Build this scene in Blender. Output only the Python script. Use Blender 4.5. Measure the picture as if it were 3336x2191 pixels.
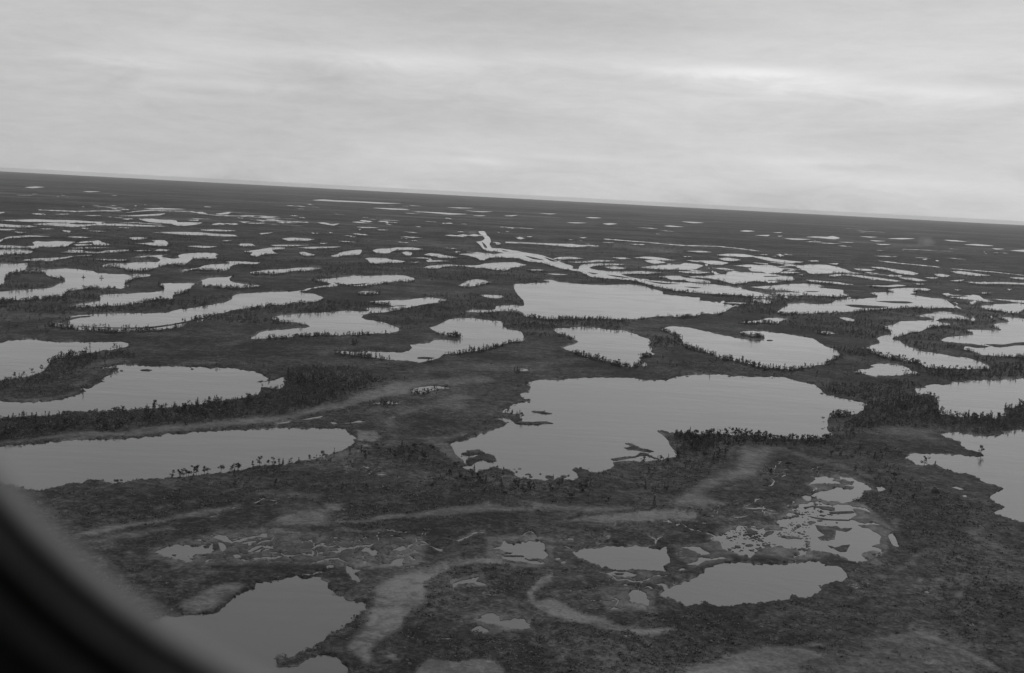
import bpy, math, random
import numpy as np
from mathutils import Matrix, Vector
from mathutils.geometry import delaunay_2d_cdt

for o in list(bpy.data.objects):
    bpy.data.objects.remove(o)
C = bpy.context.scene.collection
scene = bpy.context.scene
R = math.radians
rng = np.random.default_rng(7)
random.seed(7)

# ------------------------------------------------------------------ camera
ALT = 200.0                       # metres above the flood plain
PITCH, ROLL = 7.105, 3.017        # degrees: nose slightly down, aircraft banking
PW, PH, FPX = 3336.0, 2191.0, 3707.0
cam_d = bpy.data.cameras.new('camera')
cam = bpy.data.objects.new('camera', cam_d); C.objects.link(cam)
cam_d.sensor_width = 36.0
cam_d.lens = FPX / PW * 36.0
cam_d.clip_start = 0.02
cam_d.clip_end = 400000.0
cam_d.dof.use_dof = True
cam_d.dof.focus_distance = 3000.0
cam_d.dof.aperture_fstop = 3.8
CAMR = Matrix.Rotation(R(90 - PITCH), 4, 'X') @ Matrix.Rotation(R(ROLL), 4, 'Z')
CAMM = Matrix.Translation((0, 0, ALT)) @ CAMR
cam.matrix_world = CAMM
scene.camera = cam

SKY = 5.8
# ------------------------------------------------------------------ exposure, world, sun
scene.view_settings.view_transform = 'Standard'
scene.view_settings.look = 'None'
scene.view_settings.exposure = 0.0
scene.view_settings.gamma = 1.0
scene.view_settings.use_curve_mapping = False

SUN_EL, SUN_AZ = 38.0, 25.0       # degrees above horizon; azimuth clockwise from +Y
world = bpy.data.worlds.new('World'); scene.world = world
world.use_nodes = True
nt = world.node_tree; nt.nodes.clear()
def N(t, typ, **kw):
    n = t.nodes.new(typ)
    for k, v in kw.items():
        setattr(n, k, v)
    return n
def math_node(t, op, a, b=None, c=None, clamp=False):
    n = t.nodes.new('ShaderNodeMath'); n.operation = op; n.use_clamp = clamp
    for i, v in enumerate((a, b, c)):
        if v is None: continue
        if isinstance(v, (int, float)): n.inputs[i].default_value = v
        else: t.links.new(v, n.inputs[i])
    return n.outputs[0]
def ramp(t, fac, stops):
    n = t.nodes.new('ShaderNodeValToRGB')
    e = n.color_ramp.elements
    while len(e) < len(stops): e.new(0.5)
    for el, (p, v) in zip(e, stops):
        el.position = p; el.color = (v, v, v, 1)
    t.links.new(fac, n.inputs[0])
    return n.outputs[0]
def noise(t, vec, scale, detail=4, rough=0.55, dist=0.0):
    n = t.nodes.new('ShaderNodeTexNoise')
    n.inputs['Scale'].default_value = scale
    n.inputs['Detail'].default_value = detail
    n.inputs['Roughness'].default_value = rough
    n.inputs['Distortion'].default_value = dist
    t.links.new(vec, n.inputs['Vector'])
    return n.outputs['Fac']

sky = N(nt, 'ShaderNodeTexSky', sky_type='NISHITA', sun_disc=False,
        sun_elevation=R(SUN_EL), sun_rotation=R(SUN_AZ), air_density=1.0, dust_density=4.0, ozone_density=1.0)
bw = N(nt, 'ShaderNodeRGBToBW'); nt.links.new(sky.outputs[0], bw.inputs[0])
# a closed sheet of thin stratus, drawn out in level streaks, with brighter breaks low in the sky
tc = N(nt, 'ShaderNodeTexCoord')
sep = N(nt, 'ShaderNodeSeparateXYZ'); nt.links.new(tc.outputs['Generated'], sep.inputs[0])
AZ = math_node(nt, 'ARCTAN2', sep.outputs[0], sep.outputs[1])
EL = math_node(nt, 'ARCSINE', sep.outputs[2])
cmb = N(nt, 'ShaderNodeCombineXYZ'); nt.links.new(AZ, cmb.inputs[0]); nt.links.new(math_node(nt, 'MULTIPLY', EL, 4.5), cmb.inputs[1])
cmb.inputs[2].default_value = 4.2
n1 = noise(nt, cmb.outputs[0], 3.2, 5, 0.55, 0.5)
n2 = noise(nt, cmb.outputs[0], 11.0, 6, 0.62, 0.9)
n3 = noise(nt, cmb.outputs[0], 45.0, 3, 0.7, 0.2)
cl = math_node(nt, 'ADD', math_node(nt, 'MULTIPLY', n1, 0.50), math_node(nt, 'ADD', math_node(nt, 'MULTIPLY', n2, 0.36), math_node(nt, 'MULTIPLY', n3, 0.14)))
base = ramp(nt, cl, [(0.38, 0.88), (0.50, 1.0), (0.62, 1.11)])
brk = None
CRs = np.array(CAMR.to_3x3())
for sx_, sy_, wx, wy, amp in ((400, 195, 150, 16, .20), (850, 178, 150, 14, .12), (1300, 190, 260, 18, .18), (750, 272, 190, 12, .13), (2450, 240, 170, 17, .42), (1950, 205, 260, 22, .14), (2800, 290, 260, 16, .20),
                              (3150, 315, 150, 20, .16), (1560, 522, 90, 8, .14), (1900, 512, 160, 7, .08), (2600, 532, 150, 14, .16), (2780, 590, 280, 18, .10), (2250, 560, 900, 70, .07), (1700, 160, 2000, 90, .05),
                              (2740, 545, 130, 9, -.13), (2950, 400, 350, 60, -.07), (550, 360, 300, 60, -.06), (1350, 330, 350, 50, -.05), (1900, 60, 400, 40, -.08), (500, 455, 700, 40, -.03), (1668, -60, 3500, 90, -.10)):
    d_ = CRs @ np.array([sx_ - PW / 2, PH / 2 - sy_, -FPX]); d_ /= np.linalg.norm(d_)
    a0, e0 = math.atan2(d_[0], d_[1]), math.asin(d_[2])
    wob = math_node(nt, 'MULTIPLY', math_node(nt, 'SUBTRACT', n2, 0.5), 2.2)
    u_ = math_node(nt, 'DIVIDE', math_node(nt, 'SUBTRACT', AZ, a0), wx / FPX)
    v_ = math_node(nt, 'ADD', math_node(nt, 'DIVIDE', math_node(nt, 'SUBTRACT', EL, e0), wy / FPX), wob)
    q_ = math_node(nt, 'ADD', math_node(nt, 'MULTIPLY', u_, u_), math_node(nt, 'MULTIPLY', v_, v_))
    g_ = math_node(nt, 'MULTIPLY', math_node(nt, 'POWER', 2.718, math_node(nt, 'MULTIPLY', q_, -0.5)), amp)
    brk = g_ if brk is None else math_node(nt, 'ADD', brk, g_)
up = ramp(nt, math_node(nt, 'MULTIPLY', EL, 1 / R(60), clamp=True), [(0.0, 1.0), (0.08, 0.97), (0.19, 0.89), (0.34, 0.86), (1.0, 0.95)])
side = math_node(nt, 'ADD', math_node(nt, 'MULTIPLY', math_node(nt, 'SINE', AZ), 0.10), 1.0)
tot = math_node(nt, 'MULTIPLY', math_node(nt, 'ADD', base, brk), math_node(nt, 'MULTIPLY', up, side))
cloud = math_node(nt, 'MULTIPLY', tot, SKY)
mix = N(nt, 'ShaderNodeMix', data_type='FLOAT')
mix.inputs[0].default_value = 0.9
nt.links.new(bw.outputs[0], mix.inputs[2]); nt.links.new(cloud, mix.inputs[3])
bg = N(nt, 'ShaderNodeBackground'); bg.inputs['Strength'].default_value = 0.1
nt.links.new(mix.outputs[0], bg.inputs['Color'])
wo = N(nt, 'ShaderNodeOutputWorld'); nt.links.new(bg.outputs[0], wo.inputs[0])

sun_d = bpy.data.lights.new('sun', 'SUN')
sun_d.energy = 0.9; sun_d.angle = R(14); sun_d.color = (1, 1, 1)
sun = bpy.data.objects.new('sun', sun_d); C.objects.link(sun)
sdir = Vector((math.sin(R(SUN_AZ)) * math.cos(R(SUN_EL)), math.cos(R(SUN_AZ)) * math.cos(R(SUN_EL)), math.sin(R(SUN_EL))))
sun.rotation_euler = sdir.to_track_quat('Z', 'Y').to_euler()
sun.location = (0, 0, 300)

# ------------------------------------------------------------------ survey: view angles -> positions on the plain
CR = np.array(CAMR.to_3x3())
HX = np.array([-600, 0, 834, 1668, 2502, 3336, 3900.])
HD = np.array([-4, -4, 4, 3, 0, -5, -5.])
def hor(x): return 545 + 0.0527 * x
def ground(xy, z=0.0):
    """map survey coordinates to the plain (metres)"""
    xy = np.asarray(xy, float)
    d = np.stack([xy[:, 0] - PW / 2, PH / 2 - xy[:, 1], np.full(len(xy), -FPX)], 1) @ CR.T
    k = (z - ALT) / d[:, 2]
    return np.stack([d[:, 0] * k, d[:, 1] * k], 1)
TILE = dict(a=(0, 540), b=(834, 540), c=(1668, 540), d=(2502, 540), e=(0, 1060), f=(834, 1060), g=(1668, 1060), h=(2502, 1060),
            i=(0, 1600), j=(834, 1600), k=(1636, 1600), l=(2436, 1600))
def parse(s):
    t = None; pts = []
    for tok in s.split():
        if tok[0].isalpha():
            t = tok[0]; tok = tok[2:]
            if not tok: continue
        x, y = tok.split(',')
        sc = 0.37815 if t in 'ijkl' else 0.35057
        pts.append((TILE[t][0] + float(x) * sc, TILE[t][1] + float(y) * sc))
    p = np.array(pts)
    dy = p[:, 1] - hor(p[:, 0])
    p[:, 1] += np.interp(p[:, 0], HX, HD) * np.exp(-np.maximum(dy, 0) / 250)
    return p
def ell(s):
    t, cx, cy, rx, ry = s.split(); cx, cy, rx, ry = map(float, (cx, cy, rx, ry))
    return parse(t + ':' + ' '.join('%.1f,%.1f' % (cx + rx * math.cos(a) * random.uniform(.8, 1.15), cy + ry * math.sin(a) * random.uniform(.8, 1.15))
                                    for a in np.linspace(0, 2 * math.pi, 10)[:-1]))
# ------------------------------------------------------------------ tones (grey scale film: everything is neutral)
LAND = (0.017, 0.036, 0.060, 0.11)
PALE = (0.095, 0.135, 0.185)
WATER_BODY = 0.07
LEAF = (0.03, 0.09)
WOODF = (0.03, 0.115)
SCRUBF = (0.025, 0.15)
SEAL = (0.12, 0.15)
GROOVE = (0.016, 0.022)
TRIM = (0.04, 0.055)
TRIM2 = (0.012, 0.018)
HAZE = 1.0e-5
# ------------------------------------------------------------------ survey of the waters: (name, label, outline)
LAKES = [
('lake', 'long crescent lake ending in a blunt tip at left, joined by a channel to an upper lake', 'a:437,1472 500,1458 560,1462 590,1445 560,1432 600,1425 650,1405 720,1390 850,1378 1000,1370 1100,1366 1250,1370 1400,1368 1550,1362 1600,1345 1700,1330 1800,1315 1950,1290 2080,1270 2150,1235 2160,1210 2200,1190 2290,1180 2379,1176 b:150,1168 320,1165 400,1155 550,1120 680,1100 700,1090 640,1075 560,1062 520,1055 640,1045 780,1032 900,1018 1100,1016 1300,1010 1400,1018 1470,1040 1475,1058 1440,1070 1300,1070 1200,1080 1100,1100 1000,1110 930,1114 870,1105 800,1098 740,1115 600,1125 480,1150 400,1168 480,1180 540,1185 600,1205 628,1222 600,1240 560,1255 480,1265 340,1265 300,1285 150,1290 80,1305 0,1318 a:2200,1330 2100,1355 2000,1375 1960,1400 1900,1440 1750,1450 1700,1490 1600,1505 1450,1525 1300,1535 1150,1540 950,1538 800,1525 700,1518 600,1500 500,1488'),
('lake', 'lake at the far left wrapped round a big dark island, with two tiny islets', 'a:0,912 100,910 260,908 250,935 235,965 300,968 400,965 500,960 600,952 700,958 800,968 870,978 900,995 1000,998 1100,1005 1200,1010 1250,1000 1400,1008 1395,1025 1330,1030 1280,1040 1220,1060 1190,1075 1150,1100 1210,1105 1180,1130 1130,1140 1050,1130 950,1140 870,1130 820,1135 760,1145 700,1155 620,1165 600,1190 560,1215 480,1225 430,1230 330,1235 250,1245 150,1250 0,1262 -500,1300 -500,900'),
('lake', 'slanting lake with a wooded near shore, between the island lake and the long crescent lake', 'a:640,1305 700,1290 780,1275 850,1265 930,1250 935,1225 920,1210 960,1195 1050,1190 1200,1185 1350,1175 1450,1165 1520,1155 1530,1135 1490,1110 1465,1095 1600,1088 1750,1086 1830,1092 1790,1110 1770,1140 1750,1160 1680,1180 1620,1195 1600,1215 1610,1235 1560,1240 1470,1240 1380,1255 1280,1275 1180,1290 1080,1298 960,1302 850,1305 750,1315'),
('lake', 'small forked lake just right of the slanting wooded lake', 'a:1880,1075 1870,1060 1930,1040 2000,1035 2100,1030 2175,1015 2130,1045 2140,1065 2200,1085 2280,1095 2379,1100 b:45,1104 20,1118 0,1122 a:2200,1130 2050,1125 1950,1115 1890,1115 1880,1095'),
('lake', 'S shaped lake above the slanting wooded lake', 'a:940,940 960,920 1040,905 1200,900 1350,893 1470,888 1490,870 1440,845 1300,848 1220,850 1330,835 1450,825 1560,822 1500,840 1600,858 1670,850 1650,830 1720,812 1850,803 2000,805 2035,820 2000,835 2020,855 1900,860 1800,855 1770,875 1740,900 1690,920 1620,910 1560,912 1500,930 1430,950 1370,970 1270,978 1180,965 1120,945 1060,935 1000,938'),
('pond', None, 'a:880,862 1000,865 1180,870 1170,880 1050,882 920,872'),
('pond', None, 'a:200,880 260,868 350,860 480,855 600,848 650,838 760,828 870,826 820,835 700,840 640,855 540,870 480,885 400,888 330,885 260,882'),
('pond', None, 'a:0,780 100,778 250,780 305,795 280,812 200,818 130,820 60,825 0,830 -400,835 -400,778'),
('pond', None, 'a:0,690 60,665 150,655 260,648 330,650 480,658 400,660 300,660 200,668 100,675 30,690 0,712 -150,720 -160,700'),
('pond', None, 'a:300,715 345,700 420,705 520,700 620,703 700,708 660,725 625,748 560,752 450,758 380,755 330,770 200,765 60,770 0,765 -300,765 -300,738 0,740 100,742 200,748 320,740'),
('pond', None, 'a:710,715 780,700 860,698 920,692 960,710 1030,732 950,740 880,735 780,740 700,742 680,730 800,725 870,725 860,710 760,718'),
('pond', None, 'a:560,805 620,795 640,780 750,782 800,790 900,800 1000,785 1100,780 1200,778 1190,790 1100,800 1000,805 880,812 760,808 650,808'),
('pond', None, 'a:620,765 800,755 1040,758 900,765 700,769'),
('pond', None, 'a:1240,715 1340,715 1440,705 1410,690 1530,688 1560,712 1550,740 1480,742 1400,735 1320,725'),
('pond', None, 'a:1200,665 1300,660 1380,668 1300,682 1230,684'),
('pond', None, 'a:1420,618 1550,610 1700,610 1850,612 2000,625 2180,635 2210,648 2080,650 1900,640 1750,640 1600,628'),
('pond', None, 'a:1290,495 1400,488 1500,496 1600,498 1640,505 1650,518 1750,518 1880,522 1830,540 1720,553 1640,551 1590,536 1480,526 1380,519'),
('pond', None, 'a:1740,499 1850,495 1830,508'),
('pond', None, 'a:0,508 200,503 330,499 500,503 700,507 850,516 980,521 900,532 750,531 550,529 350,524 150,520'),
('pond', None, 'a:300,545 450,533 600,536 750,545 900,540 1080,536 1280,544 1500,554 1540,560 1400,562 1200,559 1000,553 870,552 800,562 680,570 560,562'),
('pond', None, 'a:0,542 80,548 200,556 350,565 280,574 100,574 0,570 -400,560 -400,542'),
('pond', None, 'a:-100,587 0,587 150,592 100,602 0,602 -100,602'),
('pond', None, 'a:130,613 250,619 180,629'),
('pond', None, 'a:580,598 660,605 650,620 600,613'),
('pond', None, 'a:1090,465 1300,453 1450,443 1540,438 1480,458 1300,466'),
('pond', None, 'a:1330,394 1500,388 1730,397 1600,403 1400,401'),
('pond', None, 'a:2000,440 2080,428 2145,423 2120,441 2040,447'),
('pond', None, 'a:230,205 330,196 415,202 300,213'),
('pond', None, 'a:290,447 360,443 420,449 340,456'),
('pond', None, 'a:780,460 900,458 950,463 850,466'),
('pond', None, 'a:2220,509 2330,511 2260,518'),
('pond', None, 'a:1860,588 2000,585 2200,596 2100,603 1900,598'),
('pond', None, 'a:2060,686 2160,686 2110,696'),
('pond', None, 'a:1740,742 1850,738 2020,744 1960,756 1850,756'),
('pond', None, 'a:2210,725 2250,715 2350,718 2370,735 2260,742'),
('pond', None, 'a:1430,785 1480,770 1590,778 1540,790'),
('pond', None, 'a:-150,436 50,434 0,449 -150,450'),
('pond', None, 'a:770,240 830,246 930,240 830,236'),
('pond', None, 'a:1230,785 1330,780 1420,782 1300,792'),
('pond', None, 'a:360,585 450,583 510,588 420,592'),
('pond', None, 'a:600,660 740,656 860,668 740,670'),
('pond', None, 'a:820,604 920,602 990,608 900,611'),
('pond', None, 'a:1130,490 1220,486 1250,492 1160,497'),
('pond', None, 'a:1100,530 1250,522 1330,526 1200,532'),
('lake', 'narrow lake with ragged wooded near shore, above the forked lake', 'a:1860,940 1900,920 2000,910 2100,905 2140,900 2100,885 2200,880 2379,890 b:40,890 10,906 a:2250,907 2180,915 2140,935 2130,960 2060,972 2000,965 1930,962 1800,960 1700,985 1690,965 1780,950'),
('pond', None, 'a:2270,785 2379,775 b:120,755 200,750 280,755 240,768 150,775 160,790 205,812 120,815 60,820 0,838 a:2320,820 2350,800 2280,795'),
('lake', 'slim tapering lake with tree dots along its near side, above the channel lake', 'b:-60,985 30,970 120,960 250,955 400,940 500,938 610,945 560,960 480,970 380,970 300,980 220,995 150,1003 80,995 0,998'),
('pond', None, 'b:400,798 450,792 500,808 550,822 520,832 460,832 420,820'),
('pond', None, 'b:690,828 760,815 780,798 860,785 920,775 985,775 980,795 960,820 860,825 790,830 740,845'),
('pond', None, 'b:1085,780 1130,765 1250,760 1300,752 1450,752 1560,768 1500,776 1350,775 1280,785 1240,805 1180,808 1120,802'),
('pond', None, 'b:1350,800 1400,790 1450,800 1440,825 1390,825'),
('pond', None, 'b:1010,855 1080,848 1200,852 1260,865 1320,870 1390,882 1340,895 1200,898 1120,903 1060,895 1040,875'),
('pond', None, 'b:1420,850 1560,845 1620,850 1640,870 1720,870 1800,880 1680,885 1600,888 1580,875 1610,865 1560,855'),
('pond', None, 'b:1560,820 1620,805 1700,815 1780,830 1880,845 1800,852 1720,850 1650,835'),
('lake', 'spindle shaped lake lying below the river bend', 'b:1550,940 1600,925 1700,915 1780,910 1900,918 2000,922 2080,915 2120,905 2220,895 2379,890 c:40,892 90,905 140,915 60,935 0,940 b:2330,965 2200,960 2120,945 2050,945 1950,930 1800,928 1730,935 1680,950 1600,950'),
('river', 'wide pale river running from the distance down to the right and fanning into pools', 'b:2040,700 2100,690 2125,670 2075,620 2065,602 2120,600 2145,640 2175,665 2185,700 2170,720 2190,755 2260,760 2330,770 2379,777 c:120,798 250,820 330,843 400,870 500,905 570,930 560,950 640,955 700,960 800,975 900,985 1020,1008 1100,1030 1200,1055 1350,1065 1500,1075 1700,1087 1850,1098 2000,1115 2200,1155 2379,1195 2379,1213 2200,1205 2000,1195 1800,1185 1600,1165 1480,1150 1400,1130 1300,1110 1240,1090 1150,1068 1000,1052 900,1045 740,1030 700,1010 640,980 560,968 450,948 380,925 280,895 160,885 100,870 70,855 0,852 b:2250,845 2170,850 2120,872 2080,870 2030,845 1950,825 1860,815 1960,808 2080,808 2200,812 2300,805 2240,790 2150,785 2100,760 2080,730'),
('pond', None, 'b:2200,700 2270,710 2275,725 2230,725'),
('stream', 'thin straight strip of water right of the river mouth', 'c:-60,698 150,706 300,713 450,718 560,720 620,728 740,736 650,747 560,751 450,740 300,727 150,717 -60,712'),
('pond', None, 'c:380,860 440,842 540,840 670,857 560,862 480,865'),
('pond', None, 'c:510,885 620,885 720,878 780,870 900,875 980,880 900,885 760,890 700,895 580,895'),
('pond', None, 'c:620,955 640,915 740,905 880,902 1050,910 1000,918 850,920 760,930 720,945 800,965 900,975 1040,978 1200,975 1400,985 1300,1000 1100,1000 1000,1005 850,990 700,970'),
('pond', None, 'c:860,935 950,930 1060,945 1040,955 930,955'),
('pond', None, 'c:930,846 1050,848 1110,860 1000,862'),
('pond', None, 'c:1130,850 1250,840 1380,850 1450,862 1520,875 1380,875 1240,860'),
('pond', None, 'c:1230,875 1320,870 1400,885 1430,895 1320,908 1260,892'),
('pond', None, 'c:1200,940 1300,925 1400,918 1560,915 1600,900 1700,908 1780,925 1740,945 1700,960 1550,962 1400,960 1300,955'),
('pond', None, 'c:1620,875 1750,876 1900,880 2020,900 1950,917 1850,914 1780,897 1680,887'),
('pond', None, 'c:1900,825 2000,814 2150,818 2260,838 2180,846 2050,840 1950,833'),
('pond', None, 'c:1920,860 2000,850 2130,872 2050,884 1970,877'),
('pond', None, 'c:2250,846 2379,848 d:50,862 200,880 340,893 250,902 100,892 0,880 c:2300,862'),
('pond', None, 'd:0,892 150,900 260,905 130,908'),
('pond', None, 'c:2050,925 2180,915 2300,920 2379,920 d:60,928 130,950 135,970 100,990 0,998 c:2300,982 2220,975 2190,955 2230,945 2150,935'),
('lake', 'broad pale lake with flat top and wooded lower edge, right of the river pools', 'c:1640,1028 1800,1018 1900,1010 1990,1005 2000,985 2150,988 2379,997 d:110,1015 230,1030 250,1060 180,1065 60,1062 0,1060 c:2379,1076 2240,1070 2180,1085 2120,1090 2060,1098 2000,1080 1930,1060 1850,1045 1700,1036'),
('pond', None, 'd:140,980 250,985 300,992 200,998 110,994'),
('pond', None, 'c:1350,1025 1450,1018 1560,1018 1600,1035 1700,1045 1830,1065 1850,1085 1750,1083 1650,1073 1600,1060 1480,1055 1420,1035'),
('pond', None, 'c:1510,975 1650,978 1850,985 1760,998 1640,995'),
('pond', None, 'd:-10,1068 60,1066 120,1075 60,1085 0,1088'),
('lake', 'lake with a narrow dark islet and straight edge, above the lake of two long islands', 'd:-60,1118 60,1108 200,1098 300,1095 480,1103 520,1122 460,1125 560,1140 700,1155 700,1185 760,1205 640,1215 540,1210 440,1205 330,1200 250,1205 100,1197 30,1187 100,1175 250,1175 300,1175 150,1155 0,1145 c:2280,1132 2210,1120'),
('pond', None, 'c:2200,1245 2270,1238 2379,1243 d:45,1255 0,1282 c:2350,1277 2260,1258'),
('lake', 'broad lake at the centre with a line of trees along its near shore, below the river', 'c:20,1095 100,1092 200,1085 290,1082 350,1075 290,1055 380,1058 430,1075 520,1082 580,1090 700,1098 850,1105 1000,1100 1150,1100 1230,1115 1300,1140 1400,1165 1405,1190 1500,1200 1650,1215 1750,1225 1740,1245 1850,1260 1900,1275 2000,1285 2050,1298 2030,1320 1990,1345 1900,1375 1800,1370 1700,1390 1600,1405 1500,1400 1400,1395 1280,1405 1150,1420 1000,1425 900,1415 760,1420 600,1415 400,1425 300,1420 200,1405 130,1395 60,1370 0,1350 b:2300,1345 2100,1360 1950,1350 2000,1335 2150,1335 2220,1330 2230,1300 2379,1290 c:110,1295 105,1250 60,1200 30,1150'),
('pond', None, 'c:2090,1450 2200,1440 2290,1435 2379,1412 d:80,1410 180,1420 120,1440 100,1462 30,1460 0,1455 c:2300,1455 2200,1460'),
('pond', None, 'b:940,1172 1000,1160 1100,1165 1160,1178 1080,1190 950,1185'),
('pond', 'small pale leaf shaped pond above left of the central lake', 'b:1910,1095 1960,1065 2030,1050 2120,1055 2190,1075 2120,1092 2040,1112 1950,1115 1880,1110'),
('pond', None, 'b:2080,1195 2180,1195 2280,1200 2310,1215 2240,1228 2140,1218'),
('lake', 'slender channel lake tapering to the right above the hook shaped lake', 'b:1060,1260 1150,1247 1400,1243 1530,1222 1650,1220 1780,1245 1700,1262 1580,1282 1480,1300 1350,1328 1200,1355 1060,1372 1000,1380 940,1372 950,1358 1050,1340 1000,1325 1100,1312 1200,1312 1300,1302 1180,1285'),
('lake', 'hook shaped lake with a dark tongue of land entering from its left', 'b:140,1415 180,1400 260,1382 400,1370 550,1362 700,1358 860,1342 980,1355 950,1370 1000,1385 980,1405 1050,1430 1180,1450 1270,1480 1325,1505 f:1333,35 1320,50 1250,65 1100,75 1000,80 900,82 800,88 600,88 470,90 410,88 380,70 350,85 370,100 200,108 80,118 0,122 e:2310,120 2370,95 f:40,60 120,45 250,35 400,22 500,10 b:490,1480 450,1465 300,1448 200,1440'),
('lake', 'comma shaped lake with a long thin tail to the left, left of the fan shaped lake', 'b:1600,1495 1650,1490 1700,1470 1760,1440 1800,1420 1900,1410 2000,1412 2100,1425 2200,1435 2310,1445 2290,1475 2330,1510 2379,1520 c:70,1530 g:80,50 105,80 120,130 90,140 0,150 f:2350,155 2280,180 2210,205 2050,235 1900,255 1740,268 1700,300 1560,335 1500,345 1430,330 1300,320 1180,308 1050,290 900,272 780,258 720,240 760,232 870,238 1000,238 1150,242 1300,245 1420,235 1450,205 1430,178 1500,170 1600,160 1680,130 1740,130 1860,132 1910,112 1880,95 1740,85 1700,65 1640,40 1610,15'),
('lake', 'bright fan shaped lake with ragged right edge above the biggest lake', 'g:375,35 450,20 600,15 800,18 900,38 1000,40 1080,55 1150,80 1270,120 1300,155 1270,175 1300,210 1290,240 1330,265 1280,280 1180,295 1200,315 1250,345 1255,370 1180,378 1100,382 1020,370 950,350 850,325 760,310 700,290 640,270 560,240 500,225 472,200 520,185 600,160 615,148 560,125 500,105 440,75'),
('pond', 'tiny bright pond above the left end of the biggest lake', 'g:10,415 80,395 180,410 120,422'),
('lake', 'long pale lake slanting down right above the biggest lake, with trees along its near side', 'g:1385,38 1440,12 1500,5 1600,12 1720,30 1800,55 1950,85 2100,115 2250,130 2350,120 2340,98 2250,98 2180,90 2120,60 2200,48 2379,52 h:0,58 120,70 300,100 430,125 500,170 560,200 640,230 660,290 600,325 560,355 450,370 380,390 250,408 150,405 0,400 g:2250,375 2150,345 2060,325 1950,300 1850,265 1780,240 1680,215 1610,190 1580,130 1530,90 1470,65'),
('lake', 'biggest lake, in the middle of the picture, with bays, weed beds and a pointed spit', 'g:125,545 200,515 300,503 430,508 520,492 700,485 950,480 1150,490 1230,505 1350,503 1470,495 1540,470 1650,462 1750,455 1900,455 2100,468 2200,478 2379,475 h:100,475 180,490 250,510 330,525 420,545 500,600 520,630 620,660 750,690 850,710 940,725 890,750 900,780 850,800 820,825 700,835 560,855 550,880 560,930 545,950 590,990 600,1020 540,1030 480,1050 380,1060 280,1050 200,1052 100,1050 0,1045 g:2379,1030 2300,1025 2200,1025 2100,1020 2000,1010 1850,1008 1720,1010 1620,1000 1480,990 1360,970 1350,980 1400,1020 1450,1070 1470,1110 1500,1150 1550,1180 1540,1210 1450,1235 1350,1250 1200,1265 1000,1262 940,1270 950,1300 920,1330 870,1350 740,1360 700,1340 640,1320 560,1342 600,1370 620,1415 550,1435 430,1420 300,1440 150,1425 50,1405 0,1350 f:2300,1330 2210,1320 2120,1342 2060,1350 2060,1370 2000,1345 1900,1322 1980,1305 1960,1290 1880,1220 1830,1150 1800,1100 1850,1080 1950,1060 2000,1040 2100,1000 2200,970 2310,930 2330,910 2280,880 2240,865 2300,857 2379,880 g:20,900 90,880 100,865 50,845 80,822 0,817 f:2290,805 2310,780 2379,740 g:0,738 80,715 165,690 110,680 75,640 150,605 175,570'),
('lake', 'bright winding lake with a row of trees before it, at upper right', 'd:1180,1470 1230,1445 1350,1440 1500,1435 1550,1425 1480,1410 1380,1395 1500,1375 1600,1372 1720,1375 1820,1400 1870,1425 1800,1430 1720,1420 1600,1425 1560,1440 1650,1460 1740,1470 1650,1485 1500,1505 1440,1530 h:1400,60 1300,75 1220,100 1155,122 1210,140 1260,170 1310,200 1400,230 1550,255 1700,280 1850,300 1950,330 2020,360 2060,385 2040,410 1950,405 1850,408 1750,400 1600,400 1480,385 1380,350 1250,320 1150,310 1050,280 980,250 950,215 890,210 980,180 1040,160 1010,120 1060,95 1150,80 1140,55 1090,30 d:1060,1500 1100,1490'),
('pond', 'small bright triangular pond under the row of trees at upper right', 'h:800,435 850,410 950,395 990,385 950,370 1000,355 1100,355 1250,370 1310,395 1330,420 1420,440 1400,450 1280,455 1200,465 1130,468 1060,465 1000,475 940,460 870,445'),
('pond', None, 'h:450,60 540,50 640,75 550,80'),
('lake', 'lake at the right edge split by thin dark spits', 'd:2900,1430 2379,1420 2250,1410 2150,1405 2200,1430 2240,1450 2150,1465 2080,1480 2100,1500 2180,1530 2100,1532 1950,1525 1830,1525 h:1900,65 1910,85 1850,92 1700,105 1600,140 1680,155 1850,170 1950,180 2070,200 1950,210 1830,195 1820,225 1900,240 1980,270 2050,275 2150,290 2250,290 2379,295 2900,300'),
('lake', 'grey lake at the right edge with a wooded bluff on its left shore', 'h:1370,585 1450,575 1470,555 1690,545 1700,525 1850,515 2000,505 2200,500 2379,490 2900,480 2900,740 2379,740 2340,740 2290,765 2190,775 2230,810 2210,840 2150,850 2080,865 1950,855 1850,850 1750,850 1650,830 1580,810 1570,785 1590,760 1580,700 1550,660 1500,640 1400,640'),
('lake', 'large grey lake running off the right edge, with a dark wedge of land cutting into it', 'h:1605,1010 1680,990 1800,1000 1950,1020 2150,1025 2190,1005 2180,980 2260,978 2379,965 3000,950 3000,2300 l:2379,265 2330,262 2200,225 2120,180 2180,155 2215,130 2130,105 2090,50 2150,0 h:2100,1555 2190,1515 2140,1495 2000,1450 1930,1415 1930,1400 1850,1380 1750,1365 1620,1320 1560,1290 1500,1290 1460,1305 1380,1300 1340,1255 1280,1235 1275,1215 1340,1185 1500,1190 1700,1200 1900,1215 2005,1212 1970,1175 1880,1160 1790,1110 1795,1085 1720,1060 1640,1030'),
('pond', 'tiny pale triangular pond on the marsh left of the large right edge lake', 'h:1700,1500 1750,1495 1830,1525 1780,1530'),
('lake', 'pale lake set with small reed islets at upper right, beyond the lake of two long islands', 'd:250,935 300,925 400,915 550,920 680,950 780,985 880,1000 800,1005 650,990 560,1000 450,1005 380,1000 340,970 290,950'),
('stream', 'bright thread of water slanting right below the pale upper right lake', 'd:560,1003 700,1006 850,1016 1000,1037 1150,1057 1240,1072 1180,1077 1050,1063 900,1043 750,1022'),
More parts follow.
